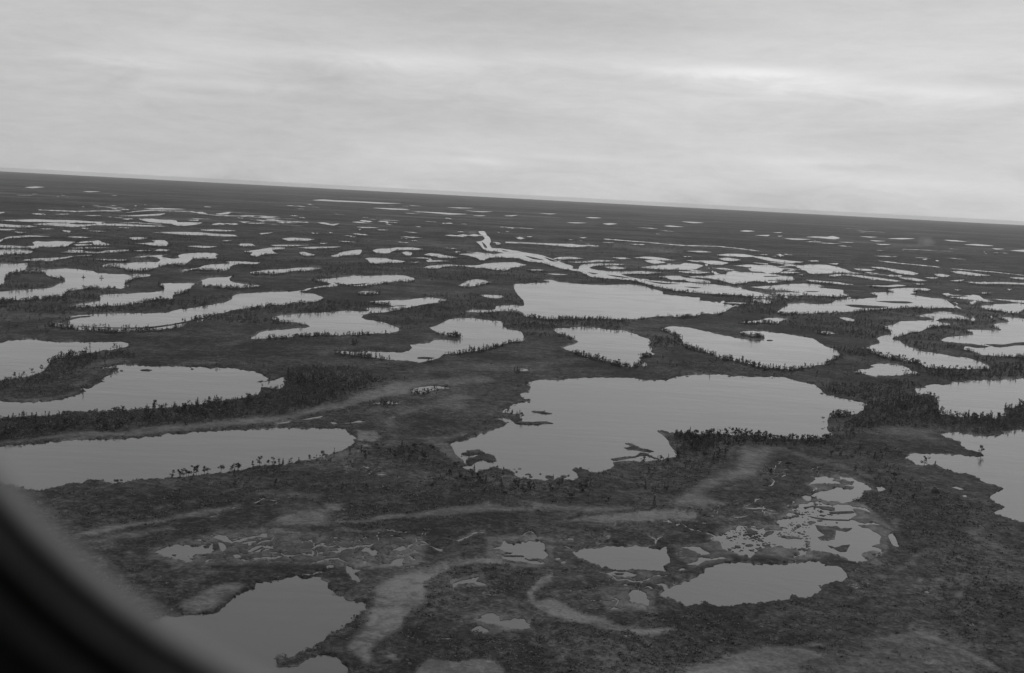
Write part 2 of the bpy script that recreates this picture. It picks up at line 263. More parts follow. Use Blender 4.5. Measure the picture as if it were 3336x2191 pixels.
('stream', 'thin water thread left of the lake of two long islands', 'd:350,1058 450,1062 520,1070 650,1080 800,1105 700,1104 550,1088 400,1075'),
('lake', 'pale lake with two long dark islands lying side by side in it', 'd:80,1360 130,1320 185,1300 180,1280 300,1275 400,1280 540,1285 600,1270 620,1250 700,1242 850,1235 1015,1222 1020,1205 950,1185 1050,1175 1180,1178 1100,1150 1200,1140 1300,1135 1450,1138 1510,1150 1490,1165 1400,1155 1340,1165 1380,1180 1320,1195 1400,1210 1500,1225 1650,1245 1700,1280 1740,1315 1650,1322 1550,1325 1450,1325 1350,1320 1200,1325 1050,1332 900,1345 750,1355 550,1365 400,1370 200,1372'),
('pond', None, 'd:790,955 900,958 1000,966 950,977 850,972'),
('pond', None, 'd:950,940 1050,943 1150,958 1250,972 1330,983 1400,1005 1350,1017 1250,1007 1180,992 1120,972 1030,957'),
('pond', None, 'd:1540,1008 1620,1008 1700,1025 1640,1037 1570,1027'),
('pond', None, 'd:1700,983 1800,983 1900,998 2070,1023 1950,1027 1850,1017 1750,1002'),
('pond', None, 'd:1210,1038 1350,1043 1480,1070 1400,1074 1280,1057'),
('pond', None, 'd:1450,1038 1590,1040 1540,1053'), ('pond', None, 'd:1690,1070 1830,1060 1780,1077'),
('pond', None, 'd:900,1108 1100,1113 1200,1105 1300,1113 1150,1126 1000,1120'),
('pond', None, 'd:1340,1092 1460,1100 1400,1106'),
('stream', 'long thin water strip crossing the far right, beyond the split lake', 'd:1820,1078 2000,1085 2150,1083 2379,1093 2900,1110 2900,1122 2379,1107 2100,1102 1950,1099'),
('pond', None, 'd:1640,1216 1730,1218 1850,1216 1900,1200 1960,1208 2000,1235 2100,1267 2000,1264 1900,1247 1780,1237'),
('pond', None, 'd:2080,1238 2379,1255 2900,1270 2900,1285 2379,1277 2240,1262'),
('lake', 'pale rounded lake at the right edge above the split lake', 'd:1980,1305 2100,1290 2250,1285 2330,1280 2379,1290 2900,1300 2900,1340 2379,1330 2370,1350 2310,1370 2230,1365 2150,1350 2080,1345 2000,1330'),
('pond', None, 'd:660,1410 720,1408 810,1430 790,1445 720,1435'),
('pond', None, 'd:350,660 450,656 550,660 600,653 670,672 620,684 500,673'), ('pond', None, 'd:150,673 300,676 400,684 250,688'),
('pond', None, 'd:850,657 1020,664 950,669'), ('pond', None, 'd:1110,679 1250,674 1370,681 1250,687'),
('pond', None, 'd:940,693 1100,702 1000,705'), ('pond', None, 'd:650,708 810,712 750,716'),
('pond', None, 'd:1630,693 1750,698 1850,712 1700,706'), ('pond', None, 'd:1820,738 1930,733 2100,750 2000,752'),
('pond', None, 'd:1000,726 1150,734 1050,739'), ('pond', None, 'd:2080,773 2200,779 2120,785'), ('pond', None, 'd:2250,793 2379,788 2700,800 2700,808 2379,807'),
('pond', None, 'd:2240,1040 2379,1043 2900,1060 2900,1072 2379,1060 2280,1052'),
('pond', None, 'd:1730,1148 1800,1154 1760,1162'), ('pond', None, 'd:1970,1178 2090,1184 2000,1192'),
('pond', None, 'd:560,908 660,906 640,918'), ('pond', None, 'd:370,880 450,878 480,886 410,890'),
('pond', None, 'd:40,617 140,616 100,622'), ('pond', None, 'd:80,650 140,649 110,656'),
('pond', None, 'c:240,429 330,435 420,437 350,443'), ('pond', None, 'c:680,471 760,471 840,479 740,481'),
('pond', None, 'c:500,518 640,520 700,524 600,529'), ('pond', None, 'c:840,532 920,526 980,534 900,543'),
('pond', None, 'c:1575,513 1700,518 1785,527 1680,529'), ('pond', None, 'c:1405,554 1470,550 1600,565 1470,563'),
('pond', None, 'c:2115,603 2180,596 2260,605 2180,611'), ('pond', None, 'c:2250,643 2379,640 d:20,641 0,652 c:2379,653'),
('pond', None, 'c:130,649 200,648 165,657'), ('pond', None, 'c:620,659 700,660 660,668'),
('pond', None, 'c:1620,789 1750,786 1860,800 1740,802'), ('pond', None, 'c:1580,836 1680,838 1620,844'),
('pond', None, 'c:830,704 960,706 900,711'), ('pond', None, 'c:2190,838 2350,842 2280,848'),
('pond', None, 'c:290,997 420,997 530,1008 400,1009'), ('pond', None, 'c:130,957 250,958 330,965 200,969'),
('pond', None, 'c:1850,945 1980,948 2080,968 1960,962'), ('pond', None, 'c:2230,895 2379,905 d:0,905 c:2379,915 2300,908'),
('stream', 'long straight bright strip of water far off beneath the skyline', 'b:520,308 620,301 750,310 900,316 1100,327 1350,340 1150,342 950,330 700,320'),
('pond', None, 'b:1080,380 1200,383 1380,391 1430,400 1250,397'), ('pond', None, 'b:1440,413 1700,423 1850,433 1970,440 1800,445 1650,431'),
('pond', None, 'b:1770,376 1900,378 2030,384 1900,386'), ('pond', None, 'b:1940,407 2200,418 2100,422'),
('pond', None, 'b:570,518 640,518 700,533 780,528 720,547 620,532'), ('pond', None, 'b:920,559 1050,560 1150,567 1000,570'),
('pond', None, 'b:30,619 160,610 120,622 40,630'), ('pond', None, 'b:240,670 330,660 430,666 550,675 470,690 380,687 300,690'),
('pond', None, 'b:130,729 280,726 500,729 350,739 180,740'), ('pond', None, 'b:380,754 500,746 800,744 700,756 500,764'),
('pond', None, 'b:760,691 850,693 930,703 820,699'), ('pond', None, 'b:570,710 670,711 620,719'),
('pond', None, 'b:1420,357 1540,365 1450,363'), ('pond', None, 'b:2010,452 2140,454 2080,460'), ('pond', None, 'b:2300,456 2379,451 c:60,448 b:2379,460'),
('pond', None, 'b:1430,890 1520,885 1480,895'),
('lake', 'grey lake cut by the left edge, its near shore fringed with bare bushes', 'e:0,160 100,140 200,133 340,130 410,145 600,155 760,155 950,150 1100,150 1210,175 1150,205 1080,220 950,230 880,250 800,260 650,285 590,300 520,305 480,320 450,370 420,410 350,445 250,475 150,492 0,515 -700,560 -700,200'),
('lake', 'grey lake with a scalloped left shore and a thick belt of forest below it', 'e:940,395 1000,380 1080,365 1180,365 1300,370 1450,380 1650,378 1750,382 1900,385 1960,400 2100,390 2250,410 2379,435 f:80,465 130,490 90,515 30,525 60,520 130,510 180,500 240,480 320,490 270,520 265,560 210,590 140,590 100,572 50,570 45,600 20,640 0,650 e:2300,665 2200,680 2050,700 1950,715 1800,735 1600,760 1400,775 1200,785 1000,800 850,795 600,800 540,830 400,840 200,850 100,860 0,870 -700,920 -700,700 0,695 120,712 300,710 450,702 600,680 720,640 800,615 780,600 700,590 760,583 850,580 900,545 960,520 945,500 1000,465 1050,445 1020,435 1090,425 1100,400 1000,400'),
('lake', 'long smooth grey lake at lower left with lone trees on its near shore', 'e:-700,1190 0,1125 150,1110 300,1100 450,1080 700,1060 900,1055 1150,1050 1400,1030 1600,1010 1850,990 2000,980 2200,970 2379,968 f:200,950 320,950 500,955 680,955 820,960 850,990 900,1020 940,1050 900,1060 920,1080 900,1105 860,1130 780,1160 720,1190 600,1225 540,1240 400,1260 300,1280 200,1295 100,1300 0,1305 e:2250,1345 2100,1365 1950,1380 1800,1395 1650,1410 1500,1425 1350,1430 1250,1440 1150,1465 1000,1465 950,1445 800,1440 770,1465 600,1475 500,1510 350,1535 200,1515 100,1480 -100,1440 -700,1400'),
('pond', None, 'f:400,880 500,858 630,835 600,855 480,874'), ('pond', None, 'f:180,907 300,888 340,893 250,909'),
('pond', 'pale tadpole shaped pond in the grassland above left of the biggest lake', 'f:1450,600 1480,580 1550,568 1650,557 1750,565 1825,580 1750,590 1650,600 1580,625 1520,632 1460,625'),
('pond', 'small jagged pond below the tadpole shaped pond', 'f:1040,720 1130,715 1200,700 1260,705 1330,720 1300,732 1180,728'),
('pond', None, 'f:690,895 740,900 760,912 720,918'), ('pond', None, 'f:780,905 880,900 950,882 1050,892 950,902 850,910'),
('pond', None, 'f:870,159 940,161 900,169'),
('lake', 'dark grey lake at the bottom left, half hidden by the window frame', 'j:0,790 60,790 200,760 270,740 360,725 380,745 440,755 480,735 570,735 560,750 620,790 620,830 680,870 760,910 830,945 950,955 950,1010 880,1070 800,1140 720,1190 620,1250 560,1300 500,1340 400,1380 330,1430 250,1430 170,1420 180,1490 350,1510 450,1450 550,1410 700,1430 740,1480 800,1563 800,1900 -500,1900 i:900,1700 900,1500 1100,1200 1400,1080 1600,1060 1780,1060 1870,1045 1950,970 2030,900 2120,860 2190,835'),
('lake', 'small smooth lake of grey water in the middle of the foreground marsh', 'k:610,535 620,510 700,488 830,485 940,470 1050,478 1150,462 1250,475 1320,490 1420,480 1420,540 1445,590 1440,625 1390,645 1420,685 1300,680 1200,678 1050,685 960,682 870,658 800,625 700,585'),
('lake', 'smooth grey lake at lower right with a tapering left end', 'k:1355,895 1390,855 1370,810 1310,798 1400,800 1440,835 1500,800 1600,770 1700,715 1740,700 1750,665 1830,635 1900,620 2050,612 2200,625 2380,632 l:350,620 450,615 530,600 600,605 680,635 780,645 820,670 850,700 860,740 870,760 800,778 700,790 640,815 635,845 600,880 510,920 440,915 370,895 360,930 250,940 k:2250,955 2100,965 1950,985 1880,995 1780,965 1750,945 1700,975 1640,978 1580,990 1520,945 1430,920'),
('pond', 'small notched pond below the small foreground lake', 'k:1090,945 1105,925 1085,880 1130,845 1180,850 1240,880 1245,920 1275,945 1260,990 1200,965 1100,955'),
('pond', 'ragged pond with dark grass stripes left of the small foreground lake', 'j:2045,490 2110,470 2140,420 2160,440 2220,460 2300,435 2380,430 k:330,435 370,460 370,510 400,545 370,575 300,585 200,590 360,610 380,625 300,630 180,610 60,600 0,580 j:2120,560 2045,530 2120,545 2170,530 2110,510'),
('pond', None, 'k:880,700 940,695 1050,690 1170,715 1130,735 1040,735 960,725'),
('pond', None, 'k:1500,485 1600,478 1700,480 1790,540 1720,548 1660,520 1600,495'),
('pond', None, 'k:1580,620 1680,600 1690,570 1800,580 1890,565 1970,580 1850,590 1740,605 1680,640'),
('pond', None, 'k:1505,680 1540,662 1580,668 1540,688'), ('pond', None, 'k:925,1020 960,995 1030,1015'),
('pond', None, 'k:450,575 500,572 500,590 460,592'), ('pond', None, 'k:505,605 545,600 540,622 510,622'), ('pond', None, 'k:550,405 615,405 612,422 575,420'),
('pond', 'weedy flooded bog of grey water speckled with dark tussocks at lower right', 'k:2140,572 2000,530 1900,500 1880,440 1780,400 1860,380 1950,345 2050,290 2200,300 l:200,335 300,330 250,280 260,250 340,230 330,195 430,185 380,155 440,130 440,110 530,100 620,85 660,110 720,120 780,110 900,125 1000,140 1060,180 900,150 940,200 880,240 980,270 1100,275 1230,325 1100,290 1000,290 950,292 1050,320 1100,350 1140,380 1140,450 1075,465 1150,500 1160,530 1050,515 980,550 1040,590 960,610 880,600 800,560 700,540 560,510 520,500 500,540 420,570 360,575 450,540 430,500 350,490 200,480 100,500 80,520'),
('pond', 'curved pond with dark tussocks above the weedy bog', 'h:665,1405 760,1412 830,1440 900,1470 955,1500 960,1530 890,1532 l:1000,15 950,70 880,95 780,92 680,85 600,70 540,35 600,10 h:560,1525 640,1500 700,1515 790,1518 800,1500 720,1490 660,1470 700,1475 780,1480 790,1455 700,1435 670,1430'),
('pond', 'ragged pond left of the curved pond above the weedy bog', 'h:360,1485 400,1455 440,1430 420,1410 540,1402 620,1415 600,1440 680,1460 640,1480 560,1470 480,1465 420,1475'),
('pond', None, 'l:460,50 500,30 550,45 540,80 480,65'), ('pond', None, 'h:1000,1500 1050,1495 1100,1520 1030,1545'),
('pond', 'narrow pale pond standing upright right of the weedy bog', 'l:1210,380 1240,360 1280,420 1300,480 1240,450'),
('pond', 'pale ragged pond in the bog at lower left beside the window frame', 'i:1330,530 1380,500 1450,470 1550,455 1680,470 1800,460 1860,500 1820,535 1700,545 1620,560 1660,600 1600,620 1560,590 1480,570 1400,560'),
('pond', None, 'i:1830,400 1880,375 1950,385 2000,430 2100,400 2200,385 2290,370 2300,390 2200,400 2050,440 1950,440 1900,420'),
('pond', None, 'i:1880,430 1930,450 1950,500 1920,520 1890,480'), ('pond', None, 'i:2130,510 2200,485 2280,465 2230,490 2150,530'),
('pond', None, 'i:1680,420 1740,410 1730,430'), ('pond', None, 'i:2000,550 2060,540 2080,570 2030,580'), ('pond', None, 'i:2060,440 2200,425 2220,435 2100,455'),
('pond', None, 'i:1720,560 1780,550 1760,568'), 
('pond', None, 'i:1765,600 1790,585 1840,578 1800,600 1780,620'), ('pond', None, 'i:2240,370 2300,360 2300,395 2270,395'),
('pond', 'star shaped pool in the bog channels above the pale grass sweep', 'j:900,510 950,480 1000,500 1060,520 1040,550 1010,560 970,530'),
('pond', None, 'j:1020,575 1060,610 1150,625 1200,590 1280,570 1260,620 1270,645 1150,640 1060,620'),
('pond', None, 'j:780,640 830,660 910,680 850,710 900,760 880,785 820,740 780,690'), ('pond', None, 'j:600,640 670,635 670,655 610,665'),
('pond', None, 'j:1540,495 1610,495 1600,520 1560,510'), ('pond', None, 'j:920,600 960,605 930,635'), ('pond', None, 'j:1190,500 1260,465 1290,490 1250,520'),
('pond', None, 'j:40,370 70,360 100,390 60,400'), ('pond', None, 'j:450,420 490,415 480,432'), ('pond', None, 'j:700,490 770,480 790,495 720,520'),
('pond', 'pale weedy pool in the scrub at bottom centre, upper one', 'j:1700,790 1760,770 1900,740 1930,730 1900,770 1990,800 1940,815 1880,795 1760,800 1700,830'),
('pond', 'pale weedy pool in the scrub at bottom centre, larger lower one', 'j:1910,1095 2000,1045 2100,1070 2100,1100 2290,1095 2370,1160 2310,1195 2200,1190 2100,1150 2000,1140'),
('pond', None, 'j:1850,1200 1930,1155 2010,1210 1970,1220'), ('pond', None, 'j:1960,880 2010,875 2100,885 2050,895'),
('pond', None, 'l:990,790 1020,780 1050,790 1030,802'), ('pond', None, 'l:870,815 930,808 900,820'), ('pond', None, 'l:1845,35 1880,30 1890,48 1860,50'),
]
# narrow channels: width and centre line
STREAMS = ['7 j:-40,590 70,570 180,575 270,560 400,545 480,548 490,520 465,495 520,465 600,467 680,465', '6 j:130,525 200,530 260,550 330,605', '6 j:440,645 500,610 600,600 700,580 790,605',
'5 j:600,605 640,575 720,575', '6 j:630,515 720,510 740,480 710,460', '7 j:740,495 860,485 940,460 1030,450', '6 j:380,725 480,715 560,700 680,690', '8 j:-40,490 60,470 120,490 50,515',
'5 j:1380,400 1392,435 1330,465 1270,465', '5 j:1392,435 1480,465 1560,498', '7 j:1170,500 1280,500 1345,465', '5 j:1440,350 1460,370 1490,325', '6 j:1700,430 1760,410 1800,390 1880,362 1960,340',
'7 j:1310,560 1340,580 1390,590', '6 j:1550,1262 1640,1272 1750,1268', '7 i:2070,590 2170,600 2250,580 2390,570', '7 i:2150,540 2300,470 2390,490', '6 i:2380,380 2340,420 2200,450', '6 k:900,710 1000,765 1200,777 1300,735 1440,725',
'5 k:160,375 230,345 310,388', '4 k:480,412 550,412', '5 k:820,452 900,455 990,445', '5 k:1540,275 1640,330 1780,360 1850,400', '5 k:1250,350 1270,390 1330,410 1320,460', '7 k:1330,440 1350,400 1390,385',
'5 k:2080,140 2150,150 2250,142 2350,165', '5 k:2180,95 2200,70 2260,70', '4 k:2150,177 2250,173 2390,190', '5 k:2000,210 2120,212', '5 k:520,465 580,490 620,475', '4 h:150,1290 200,1290 240,1305', '4 h:140,1333 200,1330',
'5 h:60,1400 120,1395 180,1378', '5 h:20,1420 60,1440 40,1480 0,1495', '4 h:270,1390 310,1390', '3 d:1040,885 1200,905 1400,925 1600,945', '3 d:1700,960 1900,975 2100,992 2400,1027', '3 c:850,675 1200,702 1600,737 1900,745 2150,770 2300,790',
'3 b:-20,497 200,505 500,518', '3 c:1100,1040 1300,1060', '5 j:1200,385 1280,402', '6 k:1190,830 1250,825 1300,855', '6 k:960,900 1010,940 970,980', '5 i:1800,215 1900,185', '5 i:1985,140 2040,132', '4 i:2150,100 2280,72 2390,80', '4 j:-20,75 70,70', '5 j:0,130 70,120 100,90',
'3 a:350,412 700,425 1130,412', '3 a:1180,430 1400,410 1750,418 2000,455 2379,460', '3 a:520,452 640,450', '3 a:1280,530 1500,540', '4 a:1100,570 1210,578']
ISLANDS = ['a:740,1494 900,1502 1100,1510 1300,1510 1450,1502 1600,1480 1700,1462 1800,1445 1900,1420 1960,1395 1900,1405 1750,1438 1600,1468 1450,1488 1300,1500 1100,1502 900,1496 745,1488',
'a:570,1440 650,1412 750,1398 850,1394 830,1404 740,1412 660,1430 620,1450 640,1478 600,1476 570,1458',
'a:35,1060 60,1025 110,1000 150,985 200,992 300,985 410,985 430,1010 470,1030 520,1040 560,1045 600,1050 605,1080 560,1090 520,1110 480,1130 400,1140 250,1150 100,1160 0,1168 -500,1180 -500,1130 0,1108 50,1092',
'g:180,795 250,797 375,815 350,825 260,818 190,805', 'g:60,895 180,895 260,890 320,892 385,910 300,915 180,925 60,918 20,905',
'g:1050,1095 1120,1100 1180,1130 1250,1150 1320,1170 1280,1180 1180,1165 1080,1150 1040,1135 1110,1120',
'g:920,1240 1050,1220 1150,1212 1190,1180 1250,1185 1300,1215 1360,1235 1330,1240 1250,1210 1180,1215 1120,1230 1000,1250 940,1258',
'f:1905,1195 1960,1170 2080,1160 2130,1185 2070,1200 1960,1210', 'f:1950,1250 2060,1210 2170,1195 2220,1220 2235,1260 2180,1270 2100,1255 2040,1275 2000,1305 1955,1285',
'd:1000,1258 1150,1258 1300,1262 1350,1275 1280,1280 1150,1275 1050,1265', 'd:715,1292 800,1290 950,1298 1120,1310 1050,1322 900,1322 780,1310',
'h:2020,175 2200,178 2300,160 2379,158 2900,150 2900,185 2379,185 2280,190 2150,205 2060,190', 'd:345,1163 480,1165 440,1172 370,1170',
'c:1310,1135 1380,1140 1450,1145 1400,1150 1330,1142', 'b:860,1100 960,1092 1060,1083 980,1098 900,1105', 'b:720,1078 800,1095 850,1101 800,1104 740,1090', 'b:1290,1296 1400,1293 1340,1302',
'd:-40,1022 110,1024 60,1030 -40,1028', 'c:300,845 380,868 420,885 360,880', 'c:120,830 220,850 300,872 200,862', 'c:880,1008 1010,1022 1100,1040 980,1030', 'c:1260,1070 1420,1085 1560,1095 1400,1096', 'c:700,985 800,998 760,1004', 'c:1600,1120 1760,1130 1700,1136', 'b:2100,700 2140,735 2150,760 2120,750', 'b:2280,775 2350,790 2300,788', 'f:1500,295 1560,290 1660,300 1600,310 1500,305', 'f:10,525 60,520 70,512 30,515', 'f:130,425 180,440 210,470 170,510 120,490 60,455 100,445',
'l:580,290 640,300 760,300 800,320 900,322 860,340 760,335 750,410 680,420 600,400 660,380 620,340', 'l:690,465 740,480 800,470 880,460 840,520 780,515 720,490',
'l:480,140 560,125 650,130 750,140 750,165 680,160 560,135 500,150', 'l:520,215 700,240 880,246 880,254 640,245', 'l:280,385 400,390 440,400 350,410', 'l:130,385 160,350 230,345 200,370 150,390',
'l:0,330 60,345 70,365 20,375', 'k:2080,300 2150,330 2180,350 2140,375 2110,350', 'l:100,410 70,425', 'k:0,552 180,555 190,565 20,562', 'k:250,580 340,585 350,598 280,592', 'k:0,600 100,605 200,630 100,622 0,610',
'k:2180,490 2250,495 2230,515', 'l:560,510 700,530 790,555 770,575 650,560 560,530', 'l:700,180 900,170 920,185 760,195', 'l:620,205 670,208 650,216', 'k:30,530 90,530 60,538', 'k:965,705 1050,705 1040,718 985,718',
'i:1750,470 1810,465 1800,485 1760,488', 'i:1830,490 1880,470 1890,500 1860,520', 'i:1480,548 1520,545 1510,560']
ISLETS = ['a 775 1037 22 5', 'a 942 1043 24 5', 'h 15 138 32 7', 'f 1900 1068 40 9', 'g 70 1330 18 7', 'g 150 1382 26 6', 'g 175 1405 18 9', 'g 350 1410 45 17', 'g 480 1405 30 15', 'g 265 1380 11 6', 'g 525 1395 13 8',
'e 1355 415 60 9', 'e 1130 420 18 7', 'e 1785 405 15 6', 'l 550 267 38 11', 'l 410 215 30 8', 'l 620 255 25 6', 'k 2130 465 40 10', 'e 850 1443 55 11', 'e 1080 1440 26 9', 'e 1130 1437 14 8', 'c 595 925 35 16', 'b 2210 718 24 14', 'h 500 632 18 7', 'h 795 800 8 4']
# pale grass and sedge: strength, softness, outline
MEADOWS = ['.5 9 l:-20,280 200,300 250,230 330,180 430,80 640,60 1000,110 1250,320 1180,540 1000,620 700,570 420,600 60,560 k:2140,600 1880,520 1760,400 1900,330 2080,270',
'.35 10 i:1250,560 1350,480 1700,400 1900,340 2380,330 j:500,380 1000,420 1400,380 1500,480 1400,640 1000,680 500,640 i:2380,640 1900,640 1500,650', '.4 8 k:1480,470 1900,440 1990,600 1650,660 1500,560', '.35 8 j:1990,400 2380,380 k:430,420 450,640 60,680 j:2200,660 1990,560', '.35 6 k:820,690 1200,690 1450,720 1250,790 980,780', '.35 7 k:820,840 1080,830 1320,860 1320,1020 900,1040', '.5 6 h:560,1385 700,1385 900,1440 1010,1540 880,1563 480,1563 340,1480', '.3 7 j:1660,760 1960,710 2030,820 1700,850', '.3 7 j:1860,1060 2000,1020 2380,1090 2400,1200 1960,1240','.5 10 e:-700,1150 0,1090 200,1070 450,1040 560,1010 800,1000 1150,1000 1400,960 1550,925 1900,910 2200,880 2379,860 f:250,840 420,800 600,745 800,720 950,640 1200,570 1300,520 1500,510 1700,505 1900,485 2150,490 2210,520 2050,540 1850,560 1600,545 1450,580 1400,640 1200,660 1050,700 800,770 600,800 400,850 200,890 0,910 e:2000,950 1600,990 1200,1030 800,1045 450,1060 200,1090 0,1105 -700,1170',
'.62 14 j:1100,790 1200,740 1400,690 1500,650 1700,605 1900,590 2100,600 2250,620 2330,655 2250,640 2000,630 1850,625 1700,650 1600,700 1460,760 1450,830 1470,900 1430,1000 1330,1040 1270,1090 1250,1190 1150,1260 1020,1330 970,1390 1000,1460 980,1500 900,1450 820,1400 800,1340 850,1260 950,1150 1000,1020 1020,900 1050,830',
'.9 6 j:1240,1000 1330,990 1420,1005 1340,1030 1270,1085 1250,1180 1140,1255 1090,1270 1180,1180 1220,1090', '1 5 j:1240,810 1400,725 1560,660 1750,600 1900,585 2100,590 2260,612 2340,650 2250,648 2050,628 1880,622 1720,650 1560,715 1430,790 1320,840',
'.55 9 j:700,265 800,260 950,255 1100,200 1400,190 1600,150 1800,130 2000,100 2150,140 2380,150 k:270,110 400,115 500,135 700,140 1000,160 1150,150 900,190 600,170 300,170 0,175 j:1900,190 1600,220 1300,230 1100,250 900,275 760,275',
'.55 8 j:740,320 900,340 1100,330 1100,345 880,352 760,340', '.5 14 j:130,270 250,200 400,180 600,160 600,100 720,120 740,160 660,190 600,210 640,240 600,290 400,300 250,300', '.3 14 j:0,20 300,0 600,30 500,70 100,40 -100,60',
'.48 22 g:2150,1140 2379,1130 h:100,1150 60,1180 g:2379,1250 2250,1380 k:1700,0 1750,60 1920,110 1880,140 1700,150 1500,130 1450,100 1600,20 g:1700,1500 1850,1420 2100,1330 2120,1200', '.5 8 k:1740,130 1900,105 1920,125 1840,140',
'1 5 k:620,250 800,225 1000,205 1200,185 1400,165 1500,160 1690,205 1660,240 1500,265 1350,262 1200,265 1000,270 850,275 700,262',
'.6 8 k:210,880 320,760 430,720 420,780 330,830 270,870 280,960 400,920 470,940 600,1010 700,1060 850,1090 950,1130 900,1140 1200,1200 1500,1180 1420,1210 1280,1240 1100,1220 850,1180 600,1120 400,1060 280,1000', '.4 8 k:440,980 560,1000 700,1060 860,1100 830,1130 640,1090 500,1030',
'.6 14 k:1590,1520 1850,1470 1920,1420 2100,1380 2280,1340 l:160,1340 300,1350 450,1340 700,1420 500,1480 400,1500 480,1563 480,1900 k:1500,1900', '.85 9 j:1400,1520 1500,1465 1700,1480 1900,1455 2060,1465 2130,1540 2100,1800 1300,1800',
'.4 9 l:1000,1310 1200,1270 1500,1210 1600,1250 1800,1340 2000,1450 2200,1563 2150,1580 1950,1460 1700,1340 1500,1270 1200,1290', '.25 22 l:1000,1310 1500,1270 1900,1460 2100,1700 300,1900 500,1420',
'.3 12 h:1030,960 1200,950 1400,970 1600,980 1500,1030 1700,1080 1300,1060 1100,1000', '.35 9 h:0,1140 150,1150 350,1210 500,1270 700,1310 900,1370 1000,1450 850,1400 600,1310 400,1260 200,1190 0,1160',
'.35 12 f:1170,880 1350,820 1550,740 1850,650 2100,640 2000,680 1700,720 1500,780 1320,840 1260,900 1320,960 1250,980', '.45 9 f:1550,1060 1700,1040 1950,1010 1800,1070 1750,1090 1830,1150 1880,1230 1950,1290 1850,1270 1740,1190 1650,1110',
'.8 6 f:940,980 1100,985 1160,1040 1080,1080 950,1070', '.9 4 f:950,1110 1060,1110 1030,1130', '.3 12 f:1200,1130 1300,1050 1230,1010 1330,1030 1260,1120', '.4 8 f:1650,740 1850,690 1980,760 1880,790 1700,770',
'.55 8 i:640,380 900,310 1100,285 1400,240 1700,180 1900,150 2100,110 2000,160 1700,220 1300,280 1000,340 800,385', '.35 14 i:720,440 1000,380 1300,340 1500,320 1200,400 900,450', '.5 6 i:1300,140 1500,125 1350,160', '.5 10 i:1580,90 1700,80 1700,110 1600,110', '.5 5 i:960,180 1100,160 1000,180',
'.3 10 e:650,560 750,500 900,430 820,520 700,590', '.35 9 e:700,400 900,350 1100,310 1300,330 1000,360', '.22 20 f:550,260 700,190 1000,180 900,230 600,280', '.22 18 f:1450,430 1800,350 2379,340 g:600,320 300,400 0,420',
'.5 12 i:1800,1040 2050,880 2100,830 1950,810 1750,880 1500,1010 1650,1050', '.4 10 e:2020,180 2250,130 2379,108 2150,190', '.75 5 d:1110,755 1200,742 1350,742 1440,735 1430,705 1400,690 1430,668 1500,675 1550,710 1530,745 1440,755 1250,755',
'.8 5 c:950,740 1100,745 1200,760 1350,765 1500,780 1580,790 1450,802 1300,795 1150,772', '.5 4 c:1200,700 1600,730 1900,742 1700,750 1300,715', '.5 4 d:1560,765 1800,780 2060,795 1900,803 1700,780', '.6 4 b:1950,598 2050,600 2060,640 2000,640',
'.5 3 a:350,405 700,420 1130,405 1130,420 700,434', '.5 4 a:1200,400 1500,410 1800,410 2000,440 1800,440 1500,425', '.35 8 b:1400,1130 1480,1120 1460,1150', '.4 12 l:1230,260 1290,250 1300,330 1260,320', '.3 10 l:1230,710 1400,650 1500,550 1420,560 1350,650',
'.28 26 l:1850,330 2050,300 2000,400 2200,480 2100,480 1900,400', '.7 5 l:1030,610 1100,590 1180,630 1090,650', '.5 6 l:1630,750 1690,745 1680,780 1620,775', '.4 6 l:1790,880 1850,860 1860,920 1800,920', '.6 5 l:1470,745 1510,760 1490,800 1470,790', '.7 5 l:1500,1470 1600,1465 1650,1475 1590,1505',
'.6 6 l:780,1410 920,1415 900,1430 800,1425', '.35 10 l:400,1340 600,1310 700,1330 500,1360', '.5 4 e:1950,345 2040,350 1800,352 1700,350', '.8 6 k:1090,990 1250,990 1240,1030 1120,1010', '.7 6 k:850,855 880,850 900,880 860,880', '.4 8 k:660,720 740,790 720,820 660,750', '.5 6 j:1480,1020 1540,1025 1510,1040', '.7 6 j:1100,1440 1180,1420 1240,1480 1180,1475',
'.5 8 e:60,690 300,695 500,680 680,630 750,610 600,665 400,700 150,705', '.3 12 f:880,1150 1000,1150 980,1220 700,1250 560,1275 650,1230']
FOREST = ['e:-600,920 0,870 600,830 1200,800 1800,745 2379,670 f:100,640 400,400 900,380 1200,520 900,630 600,740 250,830 0,840 e:1900,900 1400,950 1100,990 550,1000 300,1050 0,1070 -600,1120',
'h:850,850 950,700 1350,600 1580,700 1600,820 2100,870 2350,760 2900,740 2900,950 2150,980 2000,1010 1500,960 1100,930 600,1130 0,1130 0,1060 500,1060 620,950', 'g:1480,1010 2379,1030 2379,1125 2000,1130 1600,1200 1560,1160',
'h:950,220 1400,350 2060,400 2379,320 2900,300 2900,480 2379,480 1700,520 1500,470 1300,340', 'e:0,540 500,330 1200,240 1300,300 900,330 600,500 0,600', 'h:500,560 900,540 1300,500 1450,560 1300,600 900,700 520,620']
SCRUBWOOD = ['f:0,1310 800,1220 1300,1100 1700,1150 1900,1350 2300,1400 g:0,1440 600,1440 1000,1300 1600,1200 2000,1200 1700,1450 1300,1640 0,1640 f:0,1640', 'h:600,1130 1200,1150 1300,1260 1800,1400 2100,1520 2000,1640 1200,1640 1000,1450 400,1220']
